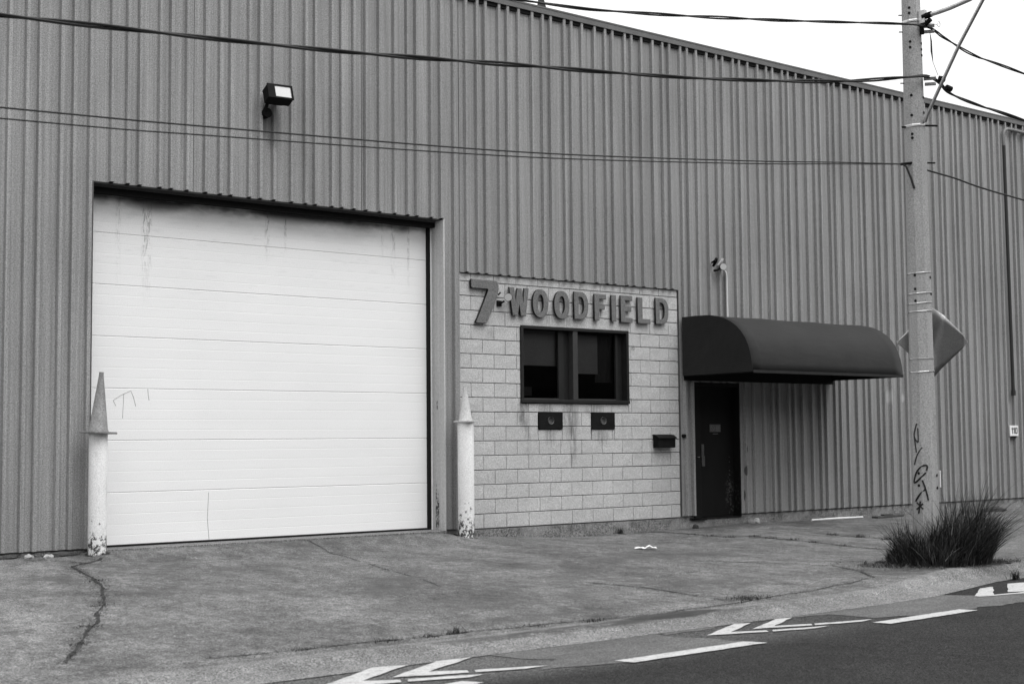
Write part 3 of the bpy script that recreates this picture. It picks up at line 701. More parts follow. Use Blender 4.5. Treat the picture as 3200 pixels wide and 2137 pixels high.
L2 = thing('entrance_lamp', (5.12, -.07, 3.98), 'twin headed spotlight with a pale conduit above the dark awning', 'lamp')
disc_lamp((5.13, -.20, 3.985), (-.5, -.85, 0), .058, .11, L2)
MB().tube([(5.05, -.07, 3.93), (5.06, -.13, 3.93), (5.1, -.15, 3.96)], .02, 8).build('bracket', METALD, L2)
MB().tube([(5.02, -.08, 4.00), (5.00, -.16, 4.07), (4.985, -.19, 4.11)], [.02, .028, .026], 10).tube([(4.97, -.1, 4.05), (4.95, -.2, 4.08)], .016, 8).build('lamp_head', METALD, L2)
MB().tube([(5.13, -.08, 4.02), (5.17, -.13, 4.09), (5.18, -.14, 4.13)], [.014, .022, .024], 10).build('lamp_head', PIPEG, L2)
MB().tube([(5.19, -.10, 3.97), (5.25, -.10, 3.95), (5.29, -.10, 3.91), (5.305, -.10, 3.86), (5.31, -.10, 3.10)], .0165, 10).build('conduit', PIPEG, L2, smooth=True)

FL = thing('floodlight', (-3.05, -.06, 5.5), 'square black wall floodlight tilted out with a pale glass lens, high above the garage door', 'floodlight')
# tilted head: local box then rotate
R = Matrix.Translation((-2.98, -.25, 5.60)) @ Matrix.Rotation(math.radians(-6), 4, 'Z') @ Matrix.Rotation(math.radians(-20), 4, 'X') @ Matrix.Scale(.86, 4)
def local(mb, Mx):
    mb.v = [tuple(Mx @ Vector(v)) for v in mb.v]; return mb
local(MB().prism([(-.20, -.12), (.19, -.12), (.19, .10), (-.20, .10)], -.08, .10, 'y').prism([(-.12, -.08), (.12, -.08), (.12, .07), (-.12, .07)], .10, .17, 'y'), R).build('housing', METALD, FL, bevel=.008)
local(MB().box(-.20, .195, -.10, -.078, .085, .11).box(-.20, .195, -.10, -.078, -.125, -.10).box(-.20, -.085, -.10, -.078, -.10, .085).box(.165, .195, -.10, -.078, -.10, .085), R).build('bezel', METALD, FL)
local(MB().box(-.085, .165, -.088, -.082, -.10, .085), R).build('lens', LAMPG, FL)
MB().tube([(-3.09, -.06, 5.37), (-3.10, -.12, 5.40), (-3.08, -.16, 5.50)], .024, 8).build('arm', METALD, FL)
mb = MB().tube([(-3.06, -.03, 5.38), (-3.06, -.13, 5.38)], .062, 14); mb.build('junction_box', METALD, FL, smooth=True)

for x0, x1, lab in ((1.404, 1.855, 'dark vent plate with a round outlet, left one under the window'), (2.424, 2.886, 'dark vent plate with a round outlet, right one under the window nearer the mailbox')):
    V = thing('wall_vent', ((x0+x1)/2, 0, 1.38), lab, 'vent', 'vent plates under the window')
    cx, cz = (x0+x1)/2, 1.508
    # plate with a real round hole
    n = 24; mb = MB(); ci = [(cx+.06*math.cos(2*math.pi*i/n), cz+.06*math.sin(2*math.pi*i/n)) for i in range(n)]
    def onrect(a):
        c, s = math.cos(a), math.sin(a); hw, hh = (x1-x0)/2, .122
        t = min(hw/abs(c) if abs(c) > 1e-6 else 9, hh/abs(s) if abs(s) > 1e-6 else 9); return (cx+c*t, 1.506+s*t)
    for i in range(n):
        a0, a1 = 2*math.pi*i/n, 2*math.pi*(i+1)/n; p, q = onrect(a0), onrect(a1); c, d = ci[i], ci[(i+1) % n]
        mb.quad((c[0], -.018, c[1]), (p[0], -.018, p[1]), (q[0], -.018, q[1]), (d[0], -.018, d[1]))
        mb.quad((c[0], -.018, c[1]), (d[0], -.018, d[1]), (d[0], .05, d[1]), (c[0], .05, c[1]))
    for (a, b) in (((x0, 1.384), (x1, 1.384)), ((x1, 1.384), (x1, 1.628)), ((x1, 1.628), (x0, 1.628)), ((x0, 1.628), (x0, 1.384))):
        mb.quad((a[0], -.018, a[1]), (a[0], .02, a[1]), (b[0], .02, b[1]), (b[0], -.018, b[1]))
    mb.build('plate', VENTD, V, recalc=True)
    mb = MB().tube([(cx+.003, -.024, cz), (cx+.003, .055, cz)], .056, 20, False); mb.build('duct', VENTR, V, smooth=True)
    MB().box(cx-.1, cx+.1, .055, .06, cz-.09, cz+.09).build('duct_back', BLACK, V)
MBX = thing('mailbox', (3.9, 0, 1.09), 'black metal mailbox with sloping lid on the block wall beside the entrance door', 'mailbox')
MB().prism([(0, 1.09), (-.12, 1.09), (-.125, 1.235), (-.07, 1.275), (0, 1.285)], 3.69, 4.06, 'x').build('body', METALD, MBX, bevel=.006)
MB().prism([(.0, 1.285), (.0, 1.298), (-.075, 1.288), (-.145, 1.245), (-.145, 1.232), (-.07, 1.277)], 3.675, 4.075, 'x').build('lid', METALD, MBX, bevel=.002)
MB().box(3.80, 3.95, -.129, -.124, 1.19, 1.20).build('slot_trim', VENTD, MBX)
DB = thing('doorbell', (4.317, -.03, 1.27), 'small dark round knob on the cladding right of the mailbox', 'doorbell')
MB().tube([(4.317, -.02, 1.271), (4.317, -.075, 1.271), (4.317, -.085, 1.271)], [.03, .028, .018], 14).build('knob', METALD, DB, smooth=True)

# awning
AW = thing('awning', (6.1, 0, 2.2), 'dark fabric barrel awning with rounded front over the entrance door', 'awning')
ap = [(-.075, 3.137), (-.40, 3.138), (-.66, 3.128), (-.82, 3.10), (-.97, 3.062), (-1.10, 3.005), (-1.22, 2.93), (-1.32, 2.84), (-1.40, 2.74), (-1.46, 2.62), (-1.50, 2.50), (-1.527, 2.36), (-1.540, 2.22)]
mb = MB(); X = [4.295+3.64*i/18 for i in range(19)]; nA = len(ap)
for i, x in enumerate(X):
    sag = .018*math.sin(math.pi*((i % 6)/6)) ; 
    for j, (y, z) in enumerate(ap):
        w = math.sin(math.pi*j/(nA-1)); mb.v.append((x, y+sag*w*.7, z-sag*w))
for i in range(18):
    for j in range(nA-1): mb.f.append((i*nA+j, i*nA+j+1, (i+1)*nA+j+1, (i+1)*nA+j))
o = mb.build('canopy', AWN, AW, smooth=True)
md = o.modifiers.new('thick', 'SOLIDIFY'); md.thickness = .004; md.offset = -1
for x in (4.292, 7.938):
    MB().prism([(-.075, 2.215)]+ap[:], x-.002, x+.002, 'x').build('end_panel', AWN, AW)
MB().box(4.30, 7.93, -1.545, -1.515, 2.205, 2.235).box(4.295, 4.325, -1.515, -.08, 2.205, 2.235).box(7.905, 7.935, -1.515, -.08, 2.205, 2.235).build('frame_tube', METALD, AW)
for x in (5.5, 6.7): MB().tube([(x, y+.03 if j else y, z-.03) for j, (y, z) in enumerate(ap)], .012, 6).build('frame_bow', METALD, AW)
MB().box(4.296, 7.934, -1.549, -1.542, 2.20, 2.245).build('hem', AWN, AW)
MB().box(4.30, 7.93, -.10, -.083, 2.14, 3.10).build('awning_shade_sheet', METALD, AW)  # black sheet over the wall, standing in for the shade inside the awning

# pipe and number at the right
PP = thing('drain_pipe', (13.4, -.12, 2.04), 'thin dark vertical pipe with an elbow below the eave at the right', 'pipe')
MB().tube([(13.38, -.11, 7.0), (13.40, -.11, 4.5), (13.42, -.11, 2.04)], .033, 10).build('pipe', PIPED, PP, smooth=True)
MB().tube([(13.42, -.11, 2.12), (13.42, -.11, 2.02)], .045, 10).build('end_cap', PIPED, PP)
MB().tube([(13.38, -.11, 7.0), (13.38, -.11, 7.22), (13.42, -.11, 7.31), (13.52, -.11, 7.35), (13.7, -.11, 7.355), (15.5, -.11, 7.33), (18, -.11, 7.30)], .034, 10).build('elbow_pipe', simple('pipe_grey', .16, .5), PP, smooth=True)
HN = thing('number_plate', (13.4, -.09, 1.2), 'small white plate with the number 110 near the right edge', 'sign')
MB().box(13.27, 13.555, -.105, -.085, 1.225, 1.43).build('plate', WHITE, HN, bevel=.004)
def digits(name, s, x, z, h, w, parent, mat, y):
    mb = MB(); st = h*.16
    for ch in s:
        if ch == '1': mb.box(x+w*.35, x+w*.35+st*1.25, y-.003, y, z, z+h); mb.prism([(x+w*.35, z+h), (x+w*.05, z+h*.82), (x+w*.05, z+h*.66), (x+w*.35, z+h*.8)], y-.003, y); x += w*.86
        else:
            mb.box(x, x+st, y-.003, y, z+st*.6, z+h-st*.6); mb.box(x+w-st, x+w, y-.003, y, z+st*.6, z+h-st*.6); mb.box(x+st*.5, x+w-st*.5, y-.003, y, z, z+st); mb.box(x+st*.5, x+w-st*.5, y-.0035, y, z+h-st, z+h); x += w*1.2
    mb.build(name, mat, parent)
digits('numerals', '110', 13.315, 1.27, .12, .075, HN, INK, -.1055)
MB().box(13.33, 13.50, -.10, -.085, 1.195, 1.218).build('plate_bracket', METALD, HN)
RM = thing('roof_mast', (1.75, .25, 7.6), 'thin dark mast with bracket standing on the roof edge above the number sign', 'mast')
MB().tube([(1.75, .25, 7.6), (1.75, .25, 9.3)], .022, 8).build('pole', STEEL, RM)
MB().prism([(1.62, 7.58), (1.90, 7.58), (1.83, 7.72), (1.78, 7.86), (1.72, 7.86), (1.69, 7.7)], .22, .28).tube([(1.85, .25, 7.70), (1.93, .2, 7.6)], .02, 6).build('bracket', STEEL, RM)

# ------------------------------------------------------------------ bollards and cones
def bollard(x, y, zt, rad, label):
    zg = gz(x, y); T = thing('bollard', (x, y, zg), label, 'bollard', 'bollards beside the garage door')
    MB().lathe([(rad, zg-.05), (rad, zt), (rad*.96, zt+.015), (rad*.6, zt+.05), (.001, zt+.065)], x, y, 36).build('post', BOLL, T, smooth=True)
    strip_pts = [(x+(rad+.03)*math.cos(a), y+(rad+.03)*math.sin(a)) for a in [i*math.pi/8 for i in range(17)]]
    strip('base_dirt', strip_pts, .03, gz, CRACK, T, .02, x)
bollard(-5.305, -.32, 1.335, .104, 'white painted steel post with rusty flaking base left of the garage door')
bollard(-.135, -.32, 1.475, .112, 'white painted steel post with rust spots between garage door and block wall')
def cone(x, y, z, h, rb, bs, mat, label, tilt, rot):
    T = thing('traffic_cone', (x, y, z), label, 'traffic cone', 'cones stuck on the bollards')
    Mx = Matrix.Translation((x, y, z)) @ Matrix.Rotation(tilt, 4, 'Y') @ Matrix.Rotation(rot, 4, 'Z')
    mb = MB().lathe([(rb, -.005), (rb*.97, .02), (rb*.90, .03), (.028, h*.93), (.026, h), (.018, h), (.016, h*.9)], 0, 0, 28)
    mb.v = [(a*(1+.10*noise.noise((a*9, b*9, c*5))), b*(1+.10*noise.noise((a*9+4, b*9, c*5))), c) for a, b, c in mb.v]
    local(mb, Mx).build('body', mat, T, smooth=True)
    b = bs/2; c = b*.25
    mb = MB().prism([(-b+c, -b), (b-c, -b), (b, -b+c), (b, b-c), (b-c, b), (-b+c, b), (-b, b-c), (-b, -b+c)], -.018, .004, 'z')
    local(mb, Mx).build('base', mat, T, bevel=.003)
cone(-5.305, -.32, 1.36, .68, .118, .335, CONE1, 'tall grey weathered traffic cone pulled over the post left of the garage door', math.radians(2.5), .35)
cone(-.135, -.32, 1.495, .46, .098, .27, CONE2, 'short pale traffic cone pulled over the post beside the block wall', math.radians(-1), .5)

# ------------------------------------------------------------------ utility pole
AXx, AXy = 2.673, -5.669
def pr_(z): return .147-.0067*z
UP = thing('utility_pole', (AXx, AXy, -.3), 'tapered octagonal concrete utility pole with steel straps and black marker scribbles', 'utility pole')
mb = MB()
CZ = [-.45, 0, 1, 2, 3, 4, 5, 6, 7, 8, 9, 10]
c8 = 1/math.cos(math.pi/8)
prof = [(pr_(z)*c8, z) for z in CZ]
mb.lathe(prof, AXx, AXy, 8, True, math.pi/8); mb.build('shaft', POLE, UP, bevel=.0)
def ring(z, h, mat, name, dark=True, tilt=0):
    mb = MB().lathe([((pr_(z)+.004)*c8, z-h/2), ((pr_(z)+.007)*c8, z-h/4), ((pr_(z)+.007)*c8, z+h/4), ((pr_(z)+.004)*c8, z+h/2)], AXx, AXy, 8, False, math.pi/8)
    if tilt: mb.v = [(x, y, zz+(x-AXx)*tilt) for x, y, zz in mb.v]
    mb.build(name, mat, UP)
for z, h, t in ((6.225, .035, .12), (4.945, .035, .08), (3.17, .014, .1), (2.926, .014, .08), (2.81, .014, .1), (2.709, .014, .06), (2.143, .010, .02), (1.992, .016, .08)): ring(z, h, STRAP, 'strap', tilt=t)
def bolt(x, y, z, rr=.017):
    d = Vector((x-AXx, y-AXy, 0)).normalized()
    MB().tube([Vector((x, y, z))-d*.03, Vector((x, y, z))+d*.002], rr, 8).build('bolt_hole', BLACK, UP)
for x, y, z in [(2.571, -5.716, 6.373), (2.568, -5.716, 6.308), (2.568, -5.717, 5.957), (2.566, -5.717, 5.887), (2.712, -5.778, 5.944), (2.713, -5.778, 5.871), (2.714, -5.779, 5.799), (2.561, -5.717, 5.302), (2.712, -5.783, 5.284), (2.557, -5.717, 5.059), (2.712, -5.785, 5.098), (2.557, -5.717, 4.831), (2.556, -5.717, 4.784),
                (2.545, -5.705, 3.133), (2.72, -5.797, 3.11), (2.544, -5.705, 2.969), (2.727, -5.798, 2.913), (2.543, -5.705, 2.828), (2.529, -5.687, .792), (2.528, -5.686, .649), (2.709, -5.813, .765), (2.709, -5.815, .619)]: bolt(x, y, z)
def peg(x, y, z, dx, dy, L=.045, r=.007): MB().tube([(x, y, z), (x+dx*L, y+dy*L, z)], r, 6).build('step_bolt', METALD, UP)
for z in (6.305, 6.099, 5.47): peg(2.575, -5.61, z, -.8, .6)
peg(2.74, -5.79, 4.49, .75, -.45, .11, .01); peg(2.72, -5.79, 4.94, .8, -.5, .16, .012); peg(2.56, -5.63, 4.93, -.8, .6, .05, .012)
# pinch clamps beside the straps
# markings drawn on the pole
G = [[(2.533, -5.676, 1.377), (2.531, -5.637, 1.239), (2.531, -5.688, 1.16), (2.533, -5.689, 1.323)], [(2.531, -5.637, 1.239), (2.531, -5.661, 1.035)], [(2.539, -5.737, 1.094), (2.531, -5.672, 1.005), (2.53, -5.63, .89)],
     [(2.57, -5.768, .825), (2.576, -5.774, .879), (2.549, -5.747, .885), (2.529, -5.689, .843), (2.529, -5.644, .777), (2.528, -5.624, .681), (2.529, -5.707, .736), (2.563, -5.762, .801)],
     [(2.531, -5.732, .712), (2.555, -5.755, .617), (2.576, -5.777, .479)], [(2.558, -5.759, .611), (2.527, -5.694, .544), (2.526, -5.635, .465)], [(2.527, -5.701, .467), (2.526, -5.673, .323)], [(2.528, -5.652, .448), (2.531, -5.735, .376)], [(2.532, -5.733, .438), (2.527, -5.649, .37)]]
for i, p in enumerate(G):
    MB().tube(interp_path(p, .01), .0105 if i > 2 else .0075, 6).build('marker_stroke', INK, UP)
# flat conduit moulding on the right flank
def moulding(z): return (AXx+pr_(z)+.012, AXy-.045)
mb = MB(); mb.tube([(moulding(z)[0], moulding(z)[1], z) for z in (-.35, 1, 2, 3, 4, 4.9)], .02, 8); mb.build('cable_moulding', POLE, UP)
MB().box(AXx+.17, AXx+.185, AXy-.09, AXy-.045, .62, .82).build('tag_plate', WHITE, UP)
# lamp arm over the street and its brace
MB().tube([(2.68, -5.82, 6.25), (2.68, -6.05, 6.255), (2.68, -6.21, 6.265), (2.68, -6.48, 6.30), (2.68, -6.9, 6.42), (2.68, -7.5, 6.66), (2.68, -8.3, 6.98), (2.68, -9.0, 7.1)], .026, 12).build('lamp_arm', GALV, UP, smooth=True)
MB().tube([(2.70, -5.80, 4.98), (2.69, -5.85, 5.07), (2.68, -6.32, 5.80), (2.68, -6.68, 6.29), (2.68, -6.9, 6.41)], .021, 12).build('arm_brace', GALV, UP, smooth=True)
MB().box(2.62, 2.74, -9.7, -9.0, 7.05, 7.17).build('lamp_housing', GALV, UP, bevel=.03)
MB().box(2.655, 2.705, -5.87, -5.775, 6.17, 6.33).build('arm_plate', GALV, UP, bevel=.004)
MB().tube([(2.68, -5.83, 6.25), (2.68, -5.95, 6.257)], .036, 10).tube([(2.69, -5.86, 6.16), (2.69, -5.93, 6.2)], .03, 8).tube([(2.70, -5.80, 6.19), (2.70, -5.80, 6.05)], .025, 8).build('arm_clamp', METALD, UP)
# insulator clamps where the twisted cables are held
for zc, dd in ((6.13, 0), (5.49, 0)):
    MB().tube([(2.70, -5.80, zc+.02), (2.78, -5.92, zc+.02)], .03, 8).tube([(2.72, -5.80, zc-.05), (2.80, -5.90, zc-.05)], .022, 8).build('insulator', GALV, UP, smooth=True)
MB().tube([(2.79, -5.90, 6.17)]+[(2.85+.03*math.sin(a), -5.93, 6.17+.035*math.cos(a)) for a in [i*.7 for i in range(-3, 7)]], .004, 5).build('wire_eye', GALV, UP)
MB().tube([(2.82, -5.93, 5.50), (2.88, -5.97, 5.49)], .036, 8).tube([(2.98, -5.92, 5.42), (3.05, -5.94, 5.40)], .035, 8).build('cable_connector', METALD, UP)
MB().tube([(2.77, -5.86, 6.06), (2.775, -5.87, 5.96), (2.775, -5.87, 5.84), (2.785, -5.88, 5.7), (2.82, -5.92, 5.54)], [.003, .010, .012, .003, .003], 6).build('tie_wire', CABLE, UP)
MB().tube([(2.47, -5.62, 4.475), (2.50, -5.66, 4.44), (2.53, -5.70, 4.30), (2.55, -5.73, 4.17)], [.010, .012, .013, .014], 8).build('hanging_tail', CABLE, UP)
MB().tube([(2.46, -5.61, 4.47), (2.57, -5.70, 4.485)], .017, 8).build('hook', METALD, UP)

# diamond sign fixed behind the pole, bent
DS = thing('diamond_sign', (2.83, -5.5, 1.9), 'bent bare metal diamond traffic sign seen from behind the utility pole', 'road sign')
dirv = Vector((f_.x, f_.y, 0)).normalized(); rv = Vector((dirv.y, -dirv.x, 0))
ctr = Vector((2.76, -5.56, 2.355))+rv*.185
def srf(a, b):
    off = .02 if a < 0 else .02-.09*(1-math.exp(-a/.16))
    if a < 0: off -= .16*min(1, -a/.4)*0-.05*a
    if a > .35: off += (a-.35)*1.1
    off += b*(.06 if a < 0 else .06-.26*min(1, a/.12))
    return ctr+rv*a+Vector((0, 0, b))+dirv*(off+.02)
mb = MB(); n = 28; H = .43; vid = {}
for i in range(-n, n+1):
    a = H*i/n; hb = H-abs(a)
    hb = max(hb, .012)
    for j in range(-4, 5): vid[(i, j)] = len(mb.v); mb.v.append(tuple(srf(a, hb*j/4*min(1, 1))))
for i in range(-n, n):
    for j in range(-4, 4): mb.f.append((vid[(i, j)], vid[(i+1, j)], vid[(i+1, j+1)], vid[(i, j+1)]))
o = mb.build('plate', ALU, DS, smooth=True); md = o.modifiers.new('thick', 'SOLIDIFY'); md.thickness = .003

# ------------------------------------------------------------------ overhead cables
def twisted(label, pts, strands, r, R, pitch, group='overhead cables'):
    T = thing('overhead_cable', pts[0], label, 'cable', group)
    path = interp_path(pts, .06); L = 0; acc = [0]
    for a, b in zip(path[:-1], path[1:]): L += (b-a).length; acc.append(L)
    for s in range(strands):
        q = []
        for i, p in enumerate(path):
            d = (path[min(i+1, len(path)-1)]-path[max(i-1, 0)]).normalized(); up = Vector((0, 0, 1)); w = d.cross(up).normalized(); u2 = w.cross(d)
            ph_ = 2*math.pi*(acc[i]/pitch)+2*math.pi*s/strands+.5*math.sin(acc[i]*.7)
            q.append(p+(u2*math.cos(ph_)+w*math.sin(ph_))*R*(1+.25*math.sin(acc[i]*1.3+s)))
        MB().tube(q, r, 6).build('strand', CABLE, T, smooth=True)
Y1 = -5.86
twisted('lower thick twisted black cable crossing the whole facade to the pole', [(-14, Y1+.06, 4.02), (-10.5, Y1+.06, 4.14), (-8.2, Y1+.26, 4.34), (-5.45, Y1+.26, 4.54), (-3.31, Y1+.26, 4.75), (-.96, Y1+.26, 4.99), (1.17, Y1+.2, 5.27), (2.3, Y1+.06, 5.46), (2.68, Y1-.0, 5.52), (2.9, Y1-.02, 5.47), (3.3, Y1+.1, 5.42), (4.2, Y1+.26, 5.42), (5.3, Y1+.26, 5.36), (12, Y1+.26, 4.9), (30, Y1+.26, 5.3)], 2, .0118, .0112, 2.1)
twisted('upper twisted black cable running past the roof corner to the pole', [(-16, Y1+.26, 4.9), (-8, Y1+.26, 5.05), (-3.4, Y1+.26, 5.37), (-1.89, Y1+.26, 5.52), (.44, Y1+.26, 5.86), (2.2, Y1+.1, 6.10), (2.68, Y1, 6.13), (2.9, Y1+.0, 6.10), (3.22, Y1+.1, 6.10), (4.1, Y1+.26, 6.06), (5.2, Y1+.26, 6.0), (12, Y1+.26, 5.6), (30, Y1+.26, 6)], 2, .0095, .0092, 1.9)
def wire(label, pts, r):
    T = tag(MB().tube(interp_path(pts, .3), r, 6).build('overhead_wire', CABLE, smooth=True), label, 'wire', 'thin wires along the facade'); return T
wire('upper of the two thin wires running from the left edge to the pole hook', [(-14, -5.6, 3.42), (-8.19, -5.6, 3.66), (-6.46, -5.6, 3.74), (-3.32, -5.6, 3.92), (-.32, -5.6, 4.19), (1.2, -5.6, 4.35), (2.46, -5.61, 4.475)], .0068)
wire('lower of the two thin wires running from the left edge to the pole hook', [(-14, -5.6, 3.35), (-8.18, -5.6, 3.58), (-6.46, -5.6, 3.67), (-3.32, -5.6, 3.875), (-.32, -5.6, 4.16), (1.2, -5.6, 4.33), (2.47, -5.62, 4.47)], .0058)
wire('single thin wire leaving the pole to the right edge', [(2.80, -5.6, 4.47), (3.5, -5.6, 4.43), (5.1, -5.6, 4.30), (12, -5.6, 3.95), (30, -5.6, 4.4)], .011)

# ------------------------------------------------------------------ grass round the pole, weeds
def blade(mb, x, y, z, h, lean, ang, w, curve=1.0, seg=4):
    d = Vector((math.cos(ang), math.sin(ang), 0)); side = Vector((-math.sin(ang+random.uniform(-1, 1)), math.cos(ang+random.uniform(-1, 1)), 0)).normalized()
    n = len(mb.v)
    for i in range(seg+1):
        t = i/seg; p = Vector((x, y, z))+d*lean*h*(t**1.6)*curve+Vector((0, 0, h*t*(1-.25*lean*t)))
        ww = w*(1-t)**.7
        if i < seg: mb.v += [tuple(p-side*ww), tuple(p+side*ww)]
        else: mb.v.append(tuple(p))
    for i in range(seg-1): mb.f.append((n+2*i, n+2*i+1, n+2*i+3, n+2*i+2))
    mb.f.append((n+2*seg-2, n+2*seg-1, n+2*seg))
mb = MB(); dry = MB(); random.seed(11)
gc = Vector((AXx, AXy, 0)); RV = Vector((rv.x, rv.y, 0)); DV = Vector((dirv.x, dirv.y, 0))
for i in range(6200):
    a = random.uniform(0, 2*math.pi); q = math.sqrt(random.random())
    s = math.cos(a)*q; t = math.sin(a)*q
    lat = .03+s*.58; dep = -.36+t*.50
    if (lat**2+dep**2) < .14**2: continue
    x = gc.x+RV.x*lat+DV.x*dep; y = gc.y+RV.y*lat+DV.y*dep
    if y < ky(x)+.10: continue
    # heights: tall right of the pole, medium left, short at the rim
    if lat > .05: hmax = .78+.40*lat/.45 if lat < .45 else 1.18-(lat-.45)*2.3
    else: hmax = .62 if lat > -.25 else .62-(-lat-.25)*1.3
    cl = .80+.75*noise.noise((x*6, y*6, 2))
    h = max(.07, hmax*cl*random.uniform(.35, 1.05)**.8)
    if dep < -.62: h *= .7
    lean = random.uniform(.15, 1.05) if lat > -.1 else random.uniform(.1, .8)
    base = math.atan2(RV.y, RV.x) if lat > -.15 else math.atan2(-RV.y*.3, -RV.x*.3)
    ang = base+random.gauss(0, 1.1)
    tgt = dry if random.random() < .08 else mb
    blade(tgt, x, y, gz(x, y)-.01, h, lean, ang, random.uniform(.003, .0085))
# low scrub at the foot
for i in range(2600):
    a = random.uniform(0, 2*math.pi); q = math.sqrt(random.random()); lat = .08+math.cos(a)*q*1.0; dep = -.40+math.sin(a)*q*.55
    x = gc.x+RV.x*lat+DV.x*dep; y = gc.y+RV.y*lat+DV.y*dep
    if noise.noise((x*4, y*4, 7)) < -.15 or y < ky(x)+.06: continue
    blade(mb if random.random() > .25 else dry, x, y, gz(x, y)-.005, random.uniform(.02, .09), random.uniform(.3, 1.6), random.uniform(0, 6.3), random.uniform(.002, .004), 1, 2)
GT = thing('grass_clump', (AXx+.1, AXy-.1, -.3), 'dark unmown clump of tall grass growing round the foot of the utility pole', 'grass')
tag(mb.build('green_blades', GRASS, GT), kind='stuff'); tag(dry.build('dry_blades', DRY, GT), kind='stuff')
# bare soil below it
mb = MB(); pts = []
for i in range(48):
    a = 2*math.pi*i/48; k = 1+.7*noise.noise((math.cos(a)*2.5, math.sin(a)*2.5, 3)); lat = .1+math.cos(a)*.72*k; dep = -.2+math.sin(a)*.62*k
    x = gc.x+RV.x*lat+DV.x*dep; y = max(gc.y+RV.y*lat+DV.y*dep, ky(gc.x+RV.x*lat+DV.x*dep)+.05); pts.append((x, y))
cxy = (gc.x+.05, gc.y-.15)
cr = MB()
for i in range(5200):
    a = random.uniform(0, 6.283); q = .55+abs(random.gauss(0, .28)); lat = .08+math.cos(a)*1.0*q; dep = -.32+math.sin(a)*.85*q
    x = gc.x+RV.x*lat+DV.x*dep; y = gc.y+RV.y*lat+DV.y*dep
    if y < ky(x)+.03 or noise.noise((x*3, y*3, 5)) < -.2: continue
    r = random.uniform(.004, .014); z = gz(x, y)+.006
    cr.poly([(x+r*math.cos(a+t)*(.6+.7*random.random()), y+r*math.sin(a+t)*(.5+.6*random.random()), z+random.uniform(0, .01)) for t in (0, 1.6, 3.1, 4.7)])
tag(cr.build('soil_crumbs', SOIL, GT), kind='stuff')
mb.v.append((cxy[0], cxy[1], gz(*cxy)+.02))
for rr in (.33, .66, 1.0):
    for x, y in pts:
        X_, Y_ = cxy[0]+(x-cxy[0])*rr, cxy[1]+(y-cxy[1])*rr; mb.v.append((X_, Y_, gz(X_, Y_)+.003+.012*(1-rr)))
for i in range(48):
    j = (i+1) % 48; mb.f.append((0, 1+i, 1+j))
    for k in range(2): mb.f.append((1+k*48+i, 1+(k+1)*48+i, 1+(k+1)*48+j, 1+k*48+j))
structure('soil', mb, SOIL, smooth=True)
def weed(x, y, h, n, label, spread=.05, z=None, grp='weeds in cracks and along the wall foot'):
    mb = MB(); zz = gz(x, y) if z is None else z
    for i in range(n): blade(mb, x+random.gauss(0, spread), y+random.gauss(0, spread*.6), zz-.003, h*random.uniform(.4, 1), random.uniform(.2, 1.3), random.uniform(0, 6.3), random.uniform(.002, .0045), 1, 3)
    tag(mb.build('weed', GRASS), label, 'weed', grp)
random.seed(3)
weed(2.92, -.06, .17, 60, 'spiky dark weed at the foot of the block wall below the mailbox side', .03)
weed(2.3, -.05, .07, 50, 'low creeping weed at the foot of the block wall left of the spiky one', .10)
weed(-4.95, -6.73, .10, 60, 'tufty weed growing in the gutter joint in front of the garage door', .04)
weed(2.35, -7.02, .20, 70, 'small dark bush growing in the gutter by the kerb at the right', .03, ROAD+.01)
weed(-1.5, -6.62, .05, 240, 'mat of dark weed in the gutter joint below the scrap of litter', .14)
mb = MB()
for x, y, h, n in ((3.62, -.9, .04, 30), (3.62, -1.25, .05, 40), (3.7, -1.6, .05, 40), (4.03, -1.75, .06, 60), (4.03, -2.05, .05, 40), (4.0, -2.45, .06, 60), (3.95, -2.9, .05, 40), (3.86, -3.5, .06, 40), (5.1, -2.3, .06, 60), (5.09, -2.8, .07, 80), (5.08, -3.3, .07, 80),
                   (-5.6, -6.74, .04, 60), (-5.2, -6.73, .05, 60), (-4.2, -6.77, .03, 40), (-3.66, -6.86, .04, 60), (-6.3, -6.7, .03, 40), (-6.1, -2.3, .03, 40), (-7.2, -4.9, .03, 60), (-7.55, -5.6, .03, 60), (3.3, -.12, .03, 30), (1.5, -.06, .03, 30), (-6.7, -3.9, .03, 30)):
    zz = gz(x, y)
    for i in range(n): blade(mb, x+random.gauss(0, .06), y+random.gauss(0, .04), zz-.003, h*random.uniform(.4, 1), random.uniform(.2, 1.3), random.uniform(0, 6.3), random.uniform(.002, .0045), 1, 3)
tag(mb.build('pavement_weeds', GRASS), 'scattered tiny weeds rooted in the cracks and joints of the forecourt', 'weeds', None, 'stuff')

# ------------------------------------------------------------------ litter and debris
def lump(name, x, y, sx, sy, sz, mat, label, cat, seed, group=None, rz=0):
    bm = bmesh.new(); bmesh.ops.create_icosphere(bm, subdivisions=2, radius=1)
    for v in bm.verts:
        k = 1+.35*noise.noise(v.co*1.6+Vector((seed, 0, 0))); v.co = Vector((v.co.x*sx*k, v.co.y*sy*k, max(-.6, v.co.z)*sz*k))
    me = bpy.data.meshes.new(name); bm.to_mesh(me); bm.free(); me.materials.append(mat)
    o = addobj(name, me); o.location = (x, y, gz(x, y)+sz*.45); o.rotation_euler = (0, 0, rz); return tag(o, label, cat, group)
lump('stone', -6.0, -.10, .055, .045, .03, STONE, 'left of two pale stones at the foot of the wall by the left post', 'stone', 1)
lump('stone', -5.80, -.17, .06, .045, .028, STONE, 'right of two pale stones at the foot of the wall by the left post', 'stone', 5)
lump('stone', 5.72, -.14, .075, .06, .055, STONEG, 'grey stone lying beside the dark door step', 'stone', 9)
lump('stone', 5.88, -.12, .075, .06, .06, STONE, 'pale round stone right of the grey stone by the door step', 'stone', 12)
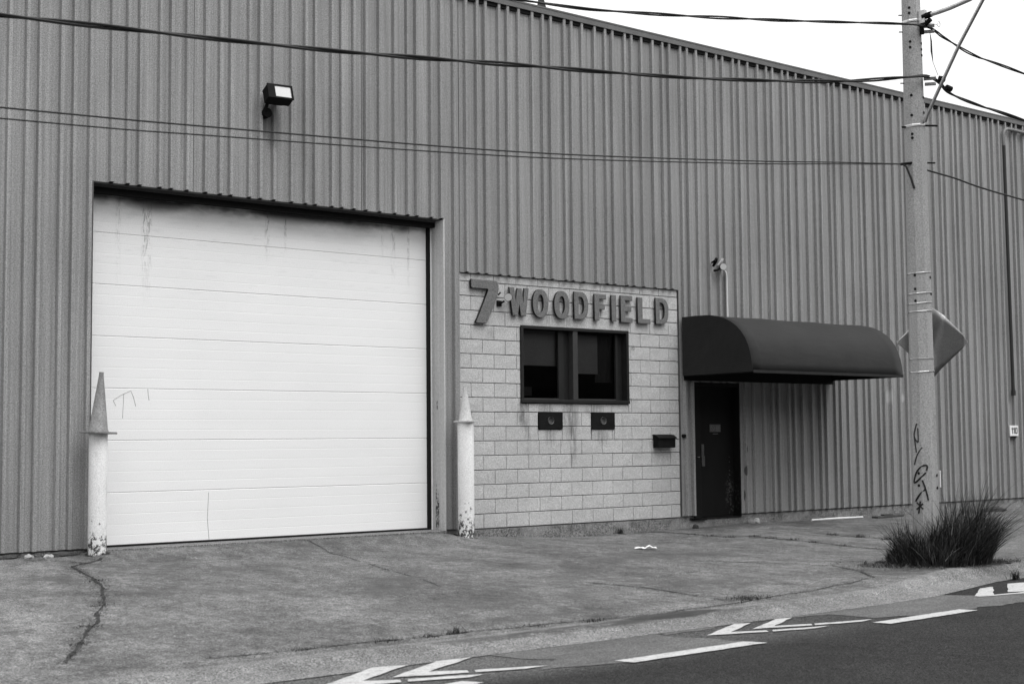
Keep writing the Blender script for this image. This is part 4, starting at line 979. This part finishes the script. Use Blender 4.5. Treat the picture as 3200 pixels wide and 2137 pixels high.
lump('debris', 4.47, -.12, .06, .04, .045, CRACK, 'dark lump of dirt at the corner of the foundation left of the door step', 'debris', 4)
lump('leaf_litter', 11.6, -.22, .22, .09, .07, CRACK, 'dark heap of dead leaves against the foundation right of the pole', 'leaves', 3)
lump('leaf_litter', 12.5, -.2, .35, .08, .06, CRACK, 'second longer heap of dead leaves near the right edge', 'leaves', 7)
lump('leaf_litter', -5.65, -.12, .20, .06, .04, SILT, 'brown dirt and leaves packed against the wall left of the post', 'leaves', 8)
lump('leaf_litter', -6.3, -.06, .22, .04, .03, SILT, 'thin line of leaves along the wall foot at the far left', 'leaves', 18)
ST = thing('stick', (7.9, -.16, gz(7.9, -.16)), 'long pale stick lying along the foundation between door and pole', 'stick')
MB().tube([(7.15, -.2, gz(7.15, -.2)+.02), (7.8, -.17, gz(7.8, -.17)+.025), (8.6, -.13, gz(8.6, -.13)+.02)], [.016, .018, .014], 6).build('rod', WHITE, ST)
BD = thing('plank', (9.2, -.2, gz(9.2, -.2)), 'dark weathered board lying against the foundation right of the stick', 'board')
local(MB().box(-.45, .45, -.06, .06, 0, .035).box(-.2, .1, -.05, .03, .035, .06), Matrix.Translation((9.15, -.25, gz(9.15, -.25)+.004)) @ Matrix.Rotation(.12, 4, 'Z')).build('board', simple('old_wood', .06, .9, .2, 0, .3, 40, .3, 8), BD, bevel=.005)
bm = bmesh.new(); bmesh.ops.create_grid(bm, x_segments=9, y_segments=6, size=1)
for v in bm.verts:
    x, y = v.co.x*.13, v.co.y*.06
    v.co = Vector((x*(1+.3*noise.noise((x*20, y*20, 4))), y*(1+.5*noise.noise((x*14, y*14, 9))), .015+.035*abs(noise.noise((x*25, y*25, 1)))+(.03 if x > .0 else 0)*max(0, 1-abs(x-.03)/.07)))
me = bpy.data.meshes.new('paper'); bm.to_mesh(me); bm.free(); me.materials.append(PAPER)
o = addobj('litter', me); o.location = (1.23, -2.40, gz(1.23, -2.4)); o.rotation_euler = (0, 0, -.65)
tag(o, 'crumpled white paper litter lying on the driveway concrete', 'litter')
